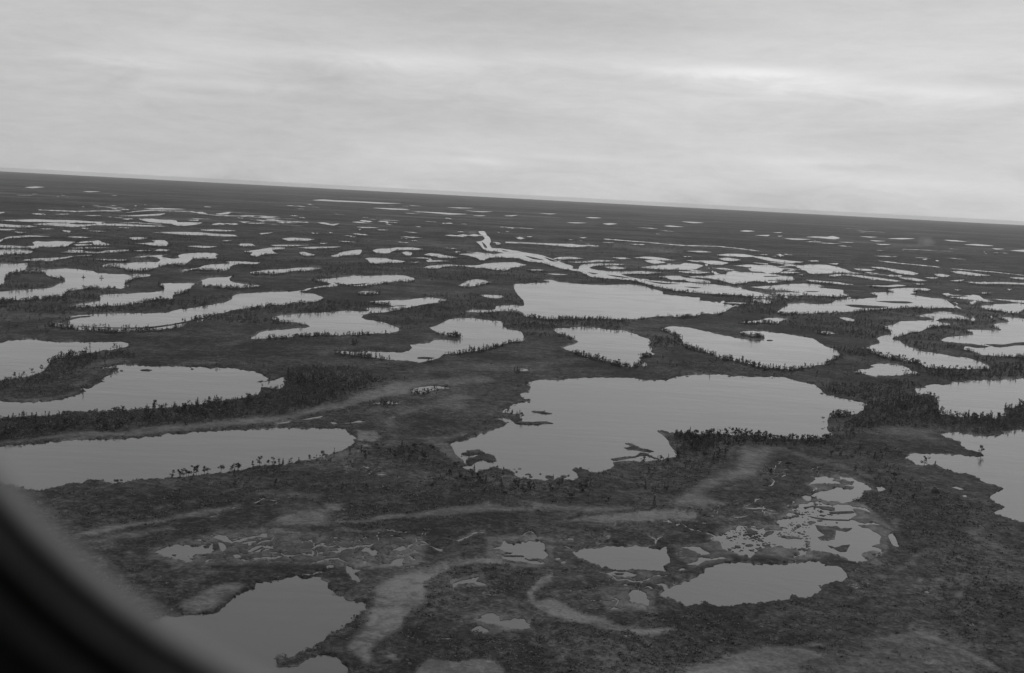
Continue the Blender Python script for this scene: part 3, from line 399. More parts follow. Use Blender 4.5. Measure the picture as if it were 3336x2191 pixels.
LONE_TREES = ['e:1600,1418 1668,1412 1700,1408 1735,1404 1752,1402 1800,1398 1822,1396 1900,1390 1933,1386 2055,1372 2152,1362 2205,1352 2215,1350 2350,1326', 'g:1815,1012 1930,1014 2050,1022 2080,1024 2100,1024 2180,1028 2210,1030 2270,1032 2290,1034 2340,1035 2360,1036',
'h:20,1060 55,1062 80,1064 120,1066 150,1068 190,1070 230,1070 260,1070 320,1072 370,1074 400,1074 440,1074 520,1070 545,1068 560,1066', 'h:950,262 1010,275 1045,283 1110,292 1145,300 1190,310 1220,312 1270,328 1340,338 1390,350 1450,376 1540,390 1620,400 1690,402 1760,405 1830,410 1870,410', 'e:222,478 388,420 300,455 130,492', 'h:1480,655 1510,662 1545,680 1585,690 1750,852 1830,856 1860,858 1930,862 2045,870 2345,742',
'e:800,262 835,180 1060,222', 'a:775,1036 942,1042', 'f:320,1283 120,1302 160,1300 30,1306']
# open sedge bog without woody scrub
OPEN = ['i:500,300 1300,330 1900,120 2380,60 j:600,110 640,260 900,350 1900,200 2380,180 k:600,180 700,250 1500,270 1700,240 1900,150 2380,60 l:300,20 450,60 1300,200 1350,500 1000,700 880,760 600,900 k:2300,980 1900,1030 1300,1050 1000,1100 700,1040 400,900 450,720 200,640 j:2300,660 2100,600 1800,600 1450,680 1100,800 900,950 600,820 200,730 0,780 i:1700,820 900,700',
'h:0,1140 350,1220 700,1330 900,1450 960,1563 0,1563', 'g:2150,1140 2379,1140 2379,1640 1700,1640 1700,1500', 'f:1000,640 1500,520 2379,520 2379,700 2250,820 1900,1000 1300,1050 1100,900', 'g:0,200 470,200 1000,380 1300,390 1480,450 1230,490 500,480 0,560', 'f:100,140 700,140 720,300 1200,420 2379,160 2379,500 1500,500 900,380 300,360',
'h:1050,950 1600,980 1800,1100 1990,1210 1330,1190 1100,1060', 'h:1270,1260 1560,1300 1950,1440 2160,1530 1900,1640 1500,1500 1200,1380']
# ------------------------------------------------------------------ small helpers
def tag(o, label=None, cat=None, group=None, kind=None):
    if label: o['label'] = label
    if cat: o['category'] = cat
    if group: o['group'] = group
    if kind: o['kind'] = kind
    return o
def mesh_np(name, V, F, mat, parent=None, smooth=False):
    """V (n,3); F (m,k) with k = 3 or 4"""
    V = np.asarray(V, np.float32); F = np.asarray(F, np.int32)
    me = bpy.data.meshes.new(name)
    me.vertices.add(len(V)); me.vertices.foreach_set('co', V.ravel())
    k = F.shape[1]
    me.loops.add(F.size); me.loops.foreach_set('vertex_index', F.ravel())
    me.polygons.add(len(F)); me.polygons.foreach_set('loop_start', np.arange(0, F.size, k, dtype=np.int32))
    try: me.polygons.foreach_set('loop_total', np.full(len(F), k, np.int32))
    except Exception: pass
    if smooth: me.polygons.foreach_set('use_smooth', np.ones(len(F), bool))
    me.update(calc_edges=True)
    me.materials.append(mat)
    o = bpy.data.objects.new(name, me); C.objects.link(o)
    if parent: o.parent = parent
    return o
def material(name):
    m = bpy.data.materials.new(name); m.use_nodes = True
    t = m.node_tree
    return m, t, t.nodes['Principled BSDF']
def grey(t, col_out, b): t.links.new(col_out, b.inputs['Base Color'])
def bumped(t, b, h, strength, dist):
    n = t.nodes.new('ShaderNodeBump'); n.inputs['Strength'].default_value = strength; n.inputs['Distance'].default_value = dist
    t.links.new(h, n.inputs['Height']); t.links.new(n.outputs[0], b.inputs['Normal'])

# ------------------------------------------------------------------ materials
m_land, t, b = material('bog_and_scrub')
tc = N(t, 'ShaderNodeTexCoord'); P = tc.outputs['Object']
at = N(t, 'ShaderNodeAttribute', attribute_name='sedge')
nA = noise(t, P, 0.55, 3, 0.6); nB = noise(t, P, 0.09, 4, 0.6, 0.6); nC = noise(t, P, 0.012, 5, 0.6); nD = noise(t, P, 0.0016, 5, 0.65)
nG = noise(t, P, 0.22, 3, 0.65, 0.4)
tex0 = math_node(t, 'ADD', math_node(t, 'MULTIPLY', nA, 0.30), math_node(t, 'ADD', math_node(t, 'MULTIPLY', nB, 0.32), math_node(t, 'MULTIPLY', nC, 0.38)))
tex = math_node(t, 'ADD', tex0, math_node(t, 'ADD', math_node(t, 'MULTIPLY', math_node(t, 'SUBTRACT', nD, 0.5), 0.35), math_node(t, 'MULTIPLY', math_node(t, 'SUBTRACT', nG, 0.5), 0.30)))
dark = ramp(t, tex, [(0.42, LAND[0]), (0.49, LAND[1]), (0.55, LAND[2]), (0.63, LAND[3])])
pale = ramp(t, tex, [(0.42, PALE[0]), (0.50, PALE[1]), (0.60, PALE[2])])
sm = math_node(t, 'ADD', at.outputs['Fac'], math_node(t, 'MULTIPLY', math_node(t, 'SUBTRACT', nB, 0.5), math_node(t, 'MULTIPLY', at.outputs['Fac'], 1.1)), clamp=True)
mpf = N(t, 'ShaderNodeMapping'); t.links.new(P, mpf.inputs[0]); mpf.inputs['Scale'].default_value = (0.45, 1.0, 1.0)
nE = noise(t, mpf.outputs[0], 0.0022, 7, 0.7, 0.8)
nF = noise(t, mpf.outputs[0], 0.00035, 4, 0.6, 0.3)
sepP = N(t, 'ShaderNodeSeparateXYZ'); t.links.new(P, sepP.inputs[0])
away = math_node(t, 'DIVIDE', math_node(t, 'SUBTRACT', sepP.outputs[1], 2500), 7000, clamp=True)
far = ramp(t, math_node(t, 'ADD', math_node(t, 'MULTIPLY', nE, .62), math_node(t, 'MULTIPLY', nF, .38)), [(0.48, 0.0), (0.54, 0.35), (0.60, 0.9)])
sm2 = math_node(t, 'MAXIMUM', sm, math_node(t, 'MULTIPLY', far, away))
mx = N(t, 'ShaderNodeMix', data_type='RGBA'); t.links.new(sm2, mx.inputs[0]); t.links.new(dark, mx.inputs[6]); t.links.new(pale, mx.inputs[7])
t.links.new(mx.outputs[2], b.inputs['Base Color']); b.inputs['Roughness'].default_value = 0.95; b.inputs['Specular IOR Level'].default_value = 0.1
bumped(t, b, tex, 0.9, 1.6)

m_water, t, b = material('still_dark_water')
b.inputs['Specular IOR Level'].default_value = 0.5
tc = N(t, 'ShaderNodeTexCoord'); P = tc.outputs['Object']
wn = noise(t, P, 0.9, 3, 0.6); wl = noise(t, P, 0.008, 3, 0.6, 1.0)
b.inputs['Base Color'].default_value = (WATER_BODY,) * 3 + (1,)
b.inputs['IOR'].default_value = 1.45
rr = ramp(t, wl, [(0.40, 0.06), (0.60, 0.13)]); t.links.new(rr, b.inputs['Roughness'])
sw = noise(t, P, 0.035, 4, 0.6, 0.8)
mpw = N(t, 'ShaderNodeMapping'); t.links.new(P, mpw.inputs[0]); mpw.inputs['Scale'].default_value = (0.3, 1.0, 1.0); mpw.inputs['Rotation'].default_value = (0, 0, R(20))
sx2 = noise(t, mpw.outputs[0], 0.012, 5, 0.6, 0.5)
hh = math_node(t, 'ADD', math_node(t, 'MULTIPLY', wn, 0.02), math_node(t, 'ADD', math_node(t, 'MULTIPLY', sw, 0.14), math_node(t, 'MULTIPLY', sx2, 0.6)))
bumped(t, b, hh, 1.0, 1.0)

m_mud, t, b = material('peat_bank')
tc = N(t, 'ShaderNodeTexCoord')
grey(t, ramp(t, noise(t, tc.outputs['Object'], 0.6, 3), [(0.3, 0.018), (0.7, 0.05)]), b); b.inputs['Roughness'].default_value = 0.9

def leaf_material(name, lo, hi, sc):
    m, t, b = material(name)
    tc = N(t, 'ShaderNodeTexCoord'); oi = N(t, 'ShaderNodeObjectInfo')
    n = noise(t, tc.outputs['Object'], sc, 3, 0.6)
    f = math_node(t, 'ADD', math_node(t, 'MULTIPLY', n, 0.8), math_node(t, 'MULTIPLY', oi.outputs['Random'], 0.2))
    grey(t, ramp(t, f, [(0.3, lo), (0.7, hi)]), b); b.inputs['Roughness'].default_value = 0.9; b.inputs['Specular IOR Level'].default_value = 0.1
    return m
m_leaf = leaf_material('tree_foliage', *LEAF, 0.5)
m_wood = leaf_material('forest_foliage', *WOODF, 0.15)
m_scrub = leaf_material('scrub_foliage', *SCRUBF, 0.22)
m_bark = leaf_material('bark', 0.03, 0.10, 3.0)

# ------------------------------------------------------------------ outlines: rounded and roughened like real shores
def area(p):
    q = np.roll(p, -1, 0); return 0.5 * abs(np.sum(p[:, 0] * q[:, 1] - q[:, 0] * p[:, 1]))
def refine(p, amp=1.0):
    q = np.roll(p, -1, 0); L = np.hypot(*(q - p).T); thick = 2 * area(p) / max(L.sum(), 1)
    out = []; n = len(p)
    for i in range(n):
        a, b_, c, d = p[i - 1], p[i], p[(i + 1) % n], p[(i + 2) % n]
        k = int(min(24, max(1, round(L[i] / 5.5))))
        nz = rng.normal(0, 1, k + 1); nz = np.convolve(nz, [.25, .5, .25], 'same')
        A = amp * min(0.13 * L[i], 4.5, 0.25 * thick)
        t_ = (c - b_) / max(L[i], 1e-6); nr = np.array([-t_[1], t_[0]])
        fs = min(0.8, max(0.06, (b_[1] - hor(b_[0])) / FPX * 2.6))
        lp, ln = L[i - 1], L[(i + 1) % n]
        m0 = 0.5 * (c - a) / max(lp + L[i], 1e-6) * 2 * L[i] * 0.5; m1 = 0.5 * (d - b_) / max(ln + L[i], 1e-6) * 2 * L[i] * 0.5
        for j in range(k):
            u = j / k; h1 = 2 * u**3 - 3 * u**2 + 1; h2 = u**3 - 2 * u**2 + u; h3 = -2 * u**3 + 3 * u**2; h4 = u**3 - u**2
            s_ = b_ * h1 + m0 * h2 + c * h3 + m1 * h4
            off = nr * A * nz[j] * (0.5 if j == 0 else 1.0)
            out.append((s_[0] + off[0], s_[1] + off[1] * fs))
    o = np.array(out)
    o[:, 1] = np.maximum(o[:, 1], hor(o[:, 0]) + 16)
    return o
def strip(s):
    w, body = s.split(' ', 1); p = parse(body); w = float(w) * 0.5
    seg = []
    for i in range(len(p) - 1):
        k = max(1, int(np.hypot(*(p[i + 1] - p[i])) / 9))
        for j in range(k): seg.append(p[i] + (p[i + 1] - p[i]) * j / k)
    seg.append(p[-1]); q = np.array(seg)
    dy = max(20, q[:, 1].mean() - hor(q[:, 0].mean())); fs = min(.7, dy / FPX * 2.4)
    nz = rng.normal(0, 1, (len(q), 2)); nz[1:-1] = (nz[:-2] + nz[2:] + nz[1:-1]) / 2
    q[:, 0] += nz[:, 0] * 3.2; q[:, 1] += nz[:, 1] * 3.2 * fs * (dy > 300)
    tg = np.gradient(q, axis=0); tg /= np.hypot(*tg.T)[:, None] + 1e-9
    nr = np.stack([-tg[:, 1], tg[:, 0]], 1)
    ww = w * rng.uniform(.35, 1.25, len(q)); ww[0] *= .4; ww[-1] *= .4
    return np.concatenate([q + nr * ww[:, None], (q - nr * ww[:, None])[::-1]])

waters = []                      # (name, label, outline)
for nme, lab, s in LAKES:
    p = parse(s)
    if len(p) >= 3: waters.append([nme, lab, refine(p)])
for s in STREAMS: waters.append(['stream', None, strip(s)])
# ponds too small for the survey: far plain and the bog hollows
for (x0_, x1_, d0_, d1_), count, big in (((0, 3336, 60, 118), 17, 26), ((0, 1500, 95, 190), 16, 36), ((1500, 3300, 120, 215), 13, 30), ((2300, 3336, 170, 330), 12, 30), ((300, 1000, 100, 135), 5, 50)):
    for _ in range(count):
        ccx = rng.uniform(x0_, x1_); cdy = rng.uniform(d0_, d1_)
        for _q in range(int(rng.integers(1, 6))):
            a = min(90, 4 + rng.exponential(big * .6)); dy = max(50, cdy + rng.normal(0, 4 + cdy * .03)); cx = ccx + rng.normal(0, 60); cy = hor(cx) + dy
            n_ = 16; bb = (0.5 + rng.exponential(.5)) * (dy / 110) ** 1.2
            u_ = np.linspace(-1, 1, n_ // 2); md = rng.normal(0, .5, n_ // 2).cumsum() * bb * .7; th_ = bb * np.sqrt(1.02 - u_**2) * rng.uniform(.15, 1.5, n_ // 2)
            xs_ = cx + a * u_; ys_ = cy + md + .0527 * a * u_
            waters.append(['pond', None, np.concatenate([np.stack([xs_, ys_ - th_], 1), np.stack([xs_, ys_ + th_], 1)[::-1]])])
# reticulate channels of the string bog: wandering threads between hollows
for (xa, xb, ya, yb), count, wdt in (((640, 1260, 1735, 1835), 85, 2.2), ((1040, 1400, 1725, 1850), 26, 2.2), ((2330, 2600, 1630, 1720), 22, 1.6), ((1900, 2330, 1720, 1830), 20, 2.0), ((1850, 2100, 1860, 1960), 12, 2.0),
                                     ((1120, 1260, 1500, 1545), 16, 1.5), ((2480, 2680, 1500, 1600), 16, 1.5), ((840, 1000, 1620, 1650), 10, 1.5), ((2650, 2900, 1800, 1900), 10, 1.8)):
    nodes = np.stack([rng.uniform(xa, xb, count), rng.uniform(ya, yb, count)], 1)
    for a in range(count):
        d = np.hypot(nodes[:, 0] - nodes[a, 0], (nodes[:, 1] - nodes[a, 1]) * 2.2); o_ = np.argsort(d)[1:3]
        for b_ in o_[:1 + (rng.random() < .45)]:
            if b_ < a and rng.random() < .5: continue
            A_, B_ = nodes[a], nodes[b_]; L_ = d[b_]; k = max(4, int(L_ / 3.5))
            u_ = np.linspace(0, 1, k + 1)[:, None]; ln = A_ + (B_ - A_) * u_; w_ = rng.normal(0, 1, (k + 1, 2)).cumsum(0); w_ -= w_[0] + (w_[-1] - w_[0]) * u_
            ln = ln + w_ * [1.9, 1.0]; tg = np.gradient(ln, axis=0); tg /= np.hypot(*tg.T)[:, None] + 1e-9
            hw = wdt * rng.uniform(.2, .8) * rng.choice([.3, .8, 1, 2.2], k + 1); nr = np.stack([-tg[:, 1], tg[:, 0] * .6], 1)
            waters.append(['stream', None, np.concatenate([ln + nr * hw[:, None], (ln - nr * hw[:, None])[::-1]])])
for (xa, xb, ya, yb), count in (((620, 1280, 1735, 1838), 70), ((1100, 1400, 1730, 1850), 30), ((2200, 2420, 1640, 1720), 26), ((1900, 2300, 1690, 1740), 16), ((1120, 1250, 1500, 1545), 16), ((1900, 2200, 1840, 1960), 14), ((1750, 2500, 2000, 2150), 16), ((2780, 3200, 1850, 2150), 16)):
    for _ in range(count):
        cx, cy = rng.uniform(xa, xb), rng.uniform(ya, yb); a = min(16, 1.8 + rng.exponential(3.2)); an = np.linspace(0, 2 * np.pi, 13)[:-1]; rr_ = rng.uniform(.35, 1.35, 12)
        waters.append(['pond', None, np.stack([cx + a * np.cos(an) * rr_, cy + .3 * a * np.sin(an) * rr_ + rng.normal(0, .12) * a * np.cos(an)], 1)])
isl = [refine(parse(s), .8) for s in ISLANDS] + [ell(s) for s in ISLETS]
bog = parse(LAKES[[i for i, l in enumerate(LAKES) if l[1] and l[1].startswith('weedy flooded')][0]][2])
def pip(poly, pts):
    x, y = pts[:, 0], pts[:, 1]; ins = np.zeros(len(pts), bool)
    q = np.roll(poly, -1, 0)
    for (x1, y1), (x2, y2) in zip(poly, q):
        if y1 == y2: continue
        c = (y1 > y) != (y2 > y)
        ins ^= c & (x < (x2 - x1) * (y - y1) / (y2 - y1) + x1)
    return ins
seeds_ = np.stack([rng.uniform(2340, 2720, 70), rng.uniform(1640, 1805, 70)], 1)
cand = (seeds_[rng.integers(0, 70, 520)] + rng.normal(0, 1, (520, 2)) * [17, 6])
cand = cand[pip(bog, cand)]
cand = cand[(cand[:, 0] < 2735) & ~((cand[:, 0] > 2640) & (cand[:, 1] > 1715))]
for cx, cy in cand:
    a = min(15, 1.6 + rng.exponential(2.6)); an = np.linspace(0, 2 * np.pi, 12)[:-1]; rr_ = rng.uniform(.45, 1.3, 11)
    isl.append(np.stack([cx + a * np.cos(an) * rr_, cy + .26 * a * np.sin(an) * rr_ + .12 * a * np.cos(an)], 1))
def speckle(i0, frac, amin, amax):   # tussocks that stand in the shallows along a shore
    p = waters[i0][2]; c = p.mean(0)
    for q in p[rng.random(len(p)) < frac]:
        if not (0 < q[0] < 3336 and 1000 < q[1] < 2150): continue
        q = q + (c - q) * rng.uniform(0.0, .03); a = rng.uniform(amin, amax); an = np.linspace(0, 2 * np.pi, 8)[:-1]
        isl.append(np.stack([q[0] + a * np.cos(an) * rng.uniform(.6, 1.2, 7), q[1] + .33 * a * np.sin(an) * rng.uniform(.6, 1.2, 7)], 1))
for i, w in enumerate(waters):
    if w[1] and w[2][:, 1].max() > 1250: speckle(i, .10, 2, 6)

# ------------------------------------------------------------------ triangulate land and water together
vs, es = [], []
def add_loop(p):
    n0 = len(vs); vs.extend((float(a), float(b_)) for a, b_ in p); n = len(p)
    es.extend((n0 + i, n0 + (i + 1) % n) for i in range(n))
XL, XR, YB = -2600.0, 5900.0, 3300.0
edge_x = np.linspace(XL, XR, 60)
dom = [(x, hor(x) + 12.36) for x in edge_x] + [(XR, YB), (XL, YB)]
add_loop(dom)
for w in waters: add_loop(w[2])
for p in isl: add_loop(p)
for s in MEADOWS:
    p = refine(parse(s.split(" ", 2)[2]), .5)
    if p[:, 1].max() < 2900: add_loop(p)
gx = []
for dy, st in ((14, 40), (22, 30), (32, 24), (45, 20), (60, 18), (76, 17)):
    xs = np.arange(-400, 3750, st); gx.append(np.stack([xs + rng.uniform(-4, 4, len(xs)), hor(xs) + dy + rng.uniform(-1, 1, len(xs))], 1))
S = 13.0
for k, dy in enumerate(np.concatenate([np.arange(92, 350, 9.5), np.arange(356, 1750, 7.4)])):
    S = 13.0 if dy < 350 else 9.5
    xs = np.arange(-200 + (k % 2) * S / 2, 3540, S); gx.append(np.stack([xs + rng.uniform(-2, 2, len(xs)), hor(xs) + dy + rng.uniform(-2, 2, len(xs))], 1))
gp = np.concatenate(gx); gp = gp[gp[:, 1] < 2400]
ox = np.stack([rng.uniform(XL + 20, XR - 20, 5000), rng.random(5000) ** 1.5], 1); ox[:, 1] = hor(ox[:, 0]) + 20 + ox[:, 1] * (YB - hor(ox[:, 0]) - 40)
ox = ox[(ox[:, 0] < -220) | (ox[:, 0] > 3560) | (ox[:, 1] > 2420)]
vs.extend(map(tuple, gp.tolist())); vs.extend(map(tuple, ox.tolist()))
ov, oe, of, _, _, _ = delaunay_2d_cdt([Vector(v) for v in vs], es, [], 0, 1e-4)
PV = np.array([(v.x, v.y) for v in ov]); T = np.array([f for f in of if len(f) == 3], int)
cen = PV[T].mean(1)
ok = cen[:, 1] > hor(cen[:, 0]) + 12.3
T, cen = T[ok], cen[ok]
which = np.full(len(T), -1)
def classify(poly, val, only=None):
    lo, hi = poly.min(0), poly.max(0)
    s = np.where((cen[:, 0] >= lo[0]) & (cen[:, 0] <= hi[0]) & (cen[:, 1] >= lo[1]) & (cen[:, 1] <= hi[1]))[0]
    if len(s) == 0: return
    ins = s[pip(poly, cen[s])]
    if only == 'free': ins = ins[which[ins] < 0]
    which[ins] = val
for i, w in enumerate(waters): classify(w[2], i, 'free')
for p in isl: classify(p, -1)
# orientation upward
WP = ground(PV)
def orient(F):
    a, b_, c = WP[F[:, 0]], WP[F[:, 1]], WP[F[:, 2]]
    cr = (b_[:, 0] - a[:, 0]) * (c[:, 1] - a[:, 1]) - (b_[:, 1] - a[:, 1]) * (c[:, 0] - a[:, 0])
    F = F.copy(); F[cr < 0] = F[cr < 0][:, ::-1]; return F
T = orient(T)

# sedge attribute
sedge = np.zeros(len(PV))
def seg_dist(poly, pts, ys):
    best = np.full(len(pts), 1e9)
    q = np.roll(poly, -1, 0)
    for a, b_ in zip(poly, q):
        ab = b_ - a; ab2 = ab * [1, ys]; l2 = (ab2**2).sum() + 1e-9
        ap = (pts - a) * [1, ys]
        u = np.clip((ap @ ab2) / l2, 0, 1)
        best = np.minimum(best, np.hypot(ap[:, 0] - u * ab2[0], ap[:, 1] - u * ab2[1]))
    return best
meadow_polys = []
for s in MEADOWS:
    st, soft, body = s.split(' ', 2); st, soft = float(st), float(soft); p = parse(body); meadow_polys.append((st, p))
    lo, hi = p.min(0) - soft, p.max(0) + soft
    idx = np.where((PV[:, 0] > lo[0]) & (PV[:, 0] < hi[0]) & (PV[:, 1] > lo[1]) & (PV[:, 1] < hi[1]))[0]
    if len(idx) == 0: continue
    d = seg_dist(p, PV[idx], 1.6); ins = pip(p, PV[idx])
    sd = np.where(ins, d, -d)
    sedge[idx] = np.maximum(sedge[idx], st * np.clip(0.5 + sd / (1.6 * soft), 0, 1))

rimv = 0
onisl = np.zeros(len(PV), bool)
for p in isl[12:]:
    lo, hi = p.min(0) - 1, p.max(0) + 1
    k_ = np.where((PV[:, 0] > lo[0]) & (PV[:, 0] < hi[0]) & (PV[:, 1] > lo[1]) & (PV[:, 1] < hi[1]))[0]
    onisl[k_] = True
sedge[onisl] *= .25
def compact(F, z):
    u, inv = np.unique(F.ravel(), return_inverse=True)
    V = np.column_stack([WP[u], z(u)]); return u, V, inv.reshape(F.shape)
land = T[which < 0]
# shore skirts
ed = {}
for a, b_ in ((0, 1), (1, 2), (2, 0)):
    pass
def key(A, B): return np.minimum(A, B).astype(np.int64) * 10**7 + np.maximum(A, B)
le = np.concatenate([land[:, [0, 1]], land[:, [1, 2]], land[:, [2, 0]]])
wt = T[which >= 0]; we = np.concatenate([wt[:, [0, 1]], wt[:, [1, 2]], wt[:, [2, 0]]])
sh = le[np.isin(key(le[:, 0], le[:, 1]), key(we[:, 0], we[:, 1]))]
shore_v = np.zeros(len(PV), bool); shore_v[sh.ravel()] = True
dyv = PV[:, 1] - hor(PV[:, 0])
rim = np.sin(PV[:, 0] * .011 + 2.1 * np.sin(PV[:, 1] * .017)) * .5 + .5 * np.sin(PV[:, 0] * .043 + PV[:, 1] * .06)
sedge = np.maximum(sedge, np.where(shore_v & (dyv > 260), .55 * np.clip(rim * 1.5, 0, 1), 0))
def land_z(u):
    x, y = WP[u].T
    r = 0.45 + 0.35 * np.sin(x * .021 + 1.3 * np.sin(y * .013)) * np.sin(y * .017 + 2) + .25 * np.sin(x * .07 + y * .05) * np.sin(y * .083 - x * .02)
    return np.where(shore_v[u], 0.16, np.maximum(.12, r * np.clip(dyv[u] / 300, 0, 1) + .15))
u, V, F = compact(land, land_z)
g = mesh_np('ground', V, F, m_land, smooth=True); tag(g, kind='structure')
a_ = g.data.attributes.new('sedge', 'FLOAT', 'POINT'); a_.data.foreach_set('value', np.clip(sedge[u] * 1.5, 0, 1).astype(np.float32))
# low peat banks
n = len(sh); A, B = WP[sh[:, 0]], WP[sh[:, 1]]
BV = np.concatenate([np.column_stack([A, np.full(n, .16)]), np.column_stack([B, np.full(n, .16)]), np.column_stack([B, np.full(n, -.3)]), np.column_stack([A, np.full(n, -.3)])])
BF = np.stack([np.arange(n), np.arange(n) + 3 * n, np.arange(n) + 2 * n, np.arange(n) + n], 1)
tag(mesh_np('lake_banks', BV, BF, m_mud), kind='structure')
# one sheet under everything, out to the skyline
base = mesh_np('terrain', [(-69000, -69000, -.7), (69000, -69000, -.7), (69000, 60200, -.7), (-69000, 60200, -.7)], [(0, 1, 2, 3)], m_land)
tag(base, kind='structure')
for i, w in enumerate(waters):
    F0 = T[which == i]
    if len(F0) == 0: continue
    u, V, F = compact(F0, lambda u: np.zeros(len(u)))
    o = mesh_np(w[0], V, F, m_water)
    d = w[2][:, 1].mean() - hor(w[2][:, 0].mean())
    if w[1]: tag(o, w[1], kind='structure')
    elif w[0] == 'stream': tag(o, 'narrow winding thread of water through the dark bog', kind='structure', group='thin bog channels')
    elif d > 700: tag(o, 'small shallow pool in the foreground marsh', kind='structure', group='small marsh pools')
    elif d > 250: tag(o, 'small pond between the bigger lakes', kind='structure', group='small ponds between the lakes')
    else: tag(o, 'thin pale sliver of water on the distant plain', kind='structure', group='slivers of water on the distant plain')

# ------------------------------------------------------------------ rasters that steer the planting
X0, Y0, ST = -300, 520, 2
NX, NY = (3640 + 0) // ST, (2330 - Y0) // ST
def raster(poly, arr, val):
    p = (poly - [X0, Y0]) / ST; q = np.roll(p, -1, 0)
    for r in range(max(0, int(p[:, 1].min())), min(NY, int(p[:, 1].max()) + 1)):
        y = r + .5; c = (p[:, 1] > y) != (q[:, 1] > y)
        if not c.any(): continue
        xs = np.sort(p[c, 0] + (y - p[c, 1]) * (q[c, 0] - p[c, 0]) / (q[c, 1] - p[c, 1]))
        for a, b_ in zip(xs[::2], xs[1::2]):
            arr[r, max(0, int(math.ceil(a - .5))):max(0, int(math.ceil(b_ - .5)))] = val
wet = np.zeros((NY, NX), bool); mead = np.zeros((NY, NX), np.float32); fzone = np.zeros((NY, NX), np.float32)
for w in waters: raster(w[2], wet, True)
for p in isl: raster(p, wet, False)
isle = np.zeros((NY, NX), bool)
for p in isl[3:]: raster(p, isle, True)
open_bog = np.zeros((NY, NX), bool)
for s in OPEN: raster(parse(s), open_bog, True)
for st, p in meadow_polys: raster(p, mead, st)
for s in SCRUBWOOD: raster(parse(s), fzone, .35)
for s in FOREST: raster(parse(s), fzone, 1.0)
yy, xx = np.mgrid[0:NY, 0:NX]; sx = X0 + (xx + .5) * ST; sy = Y0 + (yy + .5) * ST
DY = np.maximum(sy - hor(sx), 8); DIST = ALT * FPX / DY
CELL = (DIST / FPX * ST) * (DIST**2 / (ALT * FPX) * ST)     # m2 of ground in a cell
def smooth_noise(scale_m, seed):
    g2 = np.random.default_rng(seed).random((256, 256)).astype(np.float32)
    W = ground(np.stack([sx.ravel(), sy.ravel()], 1)) / scale_m
    ix = np.floor(W).astype(int); f = W - ix; f = f * f * (3 - 2 * f)
    a = g2[ix[:, 0] % 256, ix[:, 1] % 256]; b_ = g2[(ix[:, 0] + 1) % 256, ix[:, 1] % 256]
    c = g2[ix[:, 0] % 256, (ix[:, 1] + 1) % 256]; d = g2[(ix[:, 0] + 1) % 256, (ix[:, 1] + 1) % 256]
    return ((a * (1 - f[:, 0]) + b_ * f[:, 0]) * (1 - f[:, 1]) + (c * (1 - f[:, 0]) + d * f[:, 0]) * f[:, 1]).reshape(NY, NX)
clump = smooth_noise(60, 1) * .6 + smooth_noise(18, 2) * .4
wide = smooth_noise(350, 3)
dry = ~wet
for s_ in (1,):
    dry &= ~(np.roll(wet, 1, 1) | np.roll(wet, -1, 1))
near_shore = np.zeros_like(wet)
for k in (1, 2, 3, 4): near_shore |= np.roll(wet, k, 0)
dens = 0.0016 * (wide > .35) * (clump > .5) * (DY > 90)
dens = np.where((DY < 470) & (DY > 60) & (wide > .33), .032 * np.clip((clump - .3) * 4, 0, 1), dens)
dens = dens + np.where((fzone > .3), 0.02 * (clump > .42) * fzone, 0)
dens = np.where(fzone > .9, .055 * (.35 + clump), dens)
dens = dens * ~isle * ~open_bog * (DY < 1010) * np.clip(1 - 1.7 * mead, .0, 1)
shore_d = np.where(near_shore & (sy < 1560) & (clump > .40), .07 * np.clip((clump - .40) * 6, 0, 1), 0)
shore_d = np.where((sy > 1380) & (fzone < .9), shore_d * .08, shore_d) * ~isle
dens = np.maximum(dens, shore_d)
exp_n = np.minimum(dens * CELL, np.where(near_shore, .38, .10)) * dry * (DY > 62)
pick = rng.random(exp_n.shape) < exp_n
ty, tx = np.where(pick)
tp = np.stack([X0 + (tx + rng.random(len(tx))) * ST, Y0 + (ty + rng.random(len(ty))) * ST], 1)
lone = np.concatenate([parse(s) for s in LONE_TREES])
pts = ground(np.concatenate([lone, tp]))
th = rng.uniform(3.0, 5.4, len(pts)) * np.where(rng.random(len(pts)) < .15, 1.3, 1)
th[len(lone):] *= np.where(near_shore[ty, tx], 1.1, 1) * np.clip(.55 + 1.0 * clump[ty, tx], .7, 1.35)
th[:len(lone)] = rng.uniform(5.0, 8.0, len(lone))
tpx = np.concatenate([lone, tp])
size = th / np.hypot(*pts.T); inframe = (tpx[:, 0] > 5) & (tpx[:, 0] < 3331) & (tpx[:, 1] < 2185)
score = np.where(inframe, size, 0); score[:len(lone)] += np.where(lone[:, 1] > 1150, .004, .001)
order = np.argsort(-score); single = order[:300]; rest = order[300:]

